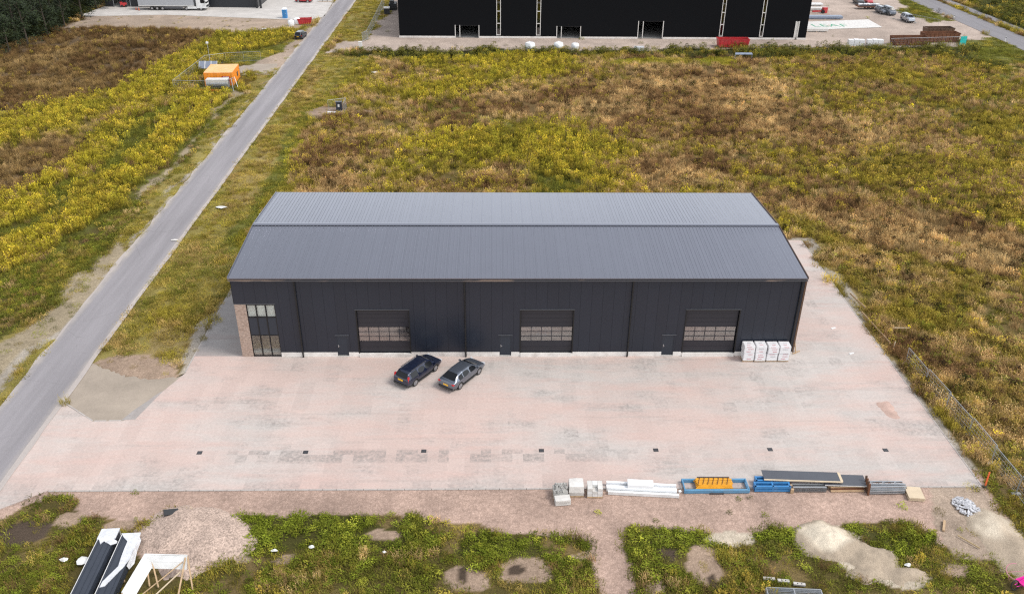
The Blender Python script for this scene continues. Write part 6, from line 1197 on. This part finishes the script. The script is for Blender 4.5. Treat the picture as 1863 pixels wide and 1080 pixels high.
q = (100.21,123.2); t = thing('turquoise_board', 'turquoise board standing at the corner of the far yard fence', 'board', (q[0],q[1],0), .2); MB().box((-.75,-.05,.3),(.75,.05,2.1)).build('board', MAT['turquoise'], t); MB().box((-.72,-.1,0),(-.6,.1,.3)).box((.6,-.1,0),(.72,.1,.3)).build('leg', MAT['grey_metal'], t)
for i in range(4): fence_panel(['left','second','third','right'][i]+' mesh panel of the fence before the rusty containers', (83.5+i*4.2,121.6+i*.55), (87.7+i*4.2,122.15+i*.55), 1.9, 'fence before the rusty containers', .4)
for i in range(3): fence_panel(['near','middle','far'][i]+' mesh panel beside the silver van along the far yard edge', (103.0-i*3.2,141.5+i*5.0), (99.8-i*3.2,146.5+i*5.0), 1.9, 'far yard edge fence', .4)
# materials on the far yard
b0 = [(73.88,147.33),(89.82,150.29),(89.83,141.64),(70.34,138.22)]
o = tag(MB().prism(b0, .015, .06).build('banner', MAT['offwhite']), 'large white printed sheet spread on the far yard', 'banner')
def text(txt, size, mat, parent, loc, rz):
    cu = bpy.data.curves.new('lettering', 'FONT'); cu.body = txt; cu.size = size; cu.extrude = .002; cu.materials.append(mat); tmp = bpy.data.objects.new('lettering_curve', cu); COL.objects.link(tmp); bpy.context.view_layer.update(); me_ = bpy.data.meshes.new_from_object(tmp.evaluated_get(bpy.context.evaluated_depsgraph_get())); bpy.data.objects.remove(tmp); t_ = link('lettering', me_); t_.parent = parent; t_.location = loc; t_.rotation_euler = (0,0,rz); return t_
MAT['print_green'] = M('green_print', (.06,.30,.17), .5)
c0 = (75.3,143.07); text('LEAF', 4.2, MAT['print_green'], o, (c0[0]-2.0,c0[1]-1.4,.066), .03)
for i,(p_,l,h,mt) in enumerate((((78.96,151.28),9.0,.55,'sheet_blue'),((72.31,137.12),5.5,.55,'offwhite'),((80.86,162.12),5.2,.45,'offwhite'),((81.87,167.91),4.5,.4,'white'))):
    t = thing('profile_stack', ['grey-blue stack of profiles above the white printed sheet','pale stack of profiles below the white printed sheet','white stack of profiles near the red machine parts','white stack of profiles farthest back beside the black hall'][i], 'profiles', (p_[0],p_[1],0), .02, 'stacks of profiles in the far yard')
    for k in range(5): MB().box((-l/2,-.9+k*.36,.15),(l/2,-.58+k*.36,.15+h)).build('profile', MAT[mt], t)
    for x in (-l/2+.5,0,l/2-.6): MB().box((x,-.95,0),(x+.12,.9,.148)).build('bearer', MAT['timber'], t)
q = (80.06,157.94); t = thing('machine_parts', 'red machine parts between the profile stacks of the far yard', 'machine', (q[0],q[1],0)); MB().beam((-1.8,0,.4),(1.2,.1,.5),.35).build('arm', MAT['red'], t); MB().obox((1.4,.2,.7),(1.1,.9,1.3),.3).build('body', MAT['red'], t); MB().tube((.9,-.5,.4),(.9,.8,.4),.4,12).build('wheel', MAT['rubber'], t)
q = (66.06,129.75); t = thing('barrier', 'red and white barrier at the right corner of the black hall', 'barrier', (q[0],q[1]-1.0,0)); 
for k in range(5): MB().box((-1.2+k*.5,-.04,.5),(-.702+k*.5,.04,.85)).build('stripe', MAT['red'] if k % 2 else MAT['white'], t)
for x in (-1.0,1.0): MB().box((x-.05,-.25,0),(x+.05,.25,.5)).build('leg', MAT['dark_plastic'], t)
for i, p_ in enumerate(((111.6,151.51),(112,127.59))): t = thing('reflector_post', ('far' if i == 0 else 'near')+' white reflector post beside the far road', 'post', (p_[0],p_[1],0), 0, 'reflector posts'); MB().add([(-.09,-.06,0),(.09,-.06,0),(0,.1,0),(-.09,-.06,1.1),(.09,-.06,1.1),(0,.1,1.02)],[(0,1,4,3),(1,2,5,4),(2,0,3,5),(3,4,5)]).build('post', MAT['white'], t); MB().box((-.1,-.075,.8),(.1,-.061,.98)).build('black_band', MAT['black'], t)
t = thing('white_pipe', 'thin white pipe standing at the left gable of the warehouse', 'pipe', (-26.4,14.9,0)); MB().tube((0,0,0),(0,0,7.6),.06,8).build('pipe', MAT['white_plastic'], t); MB().tube((0,0,7.6),(0,0,7.75),.1,8).build('cap', MAT['white'], t)
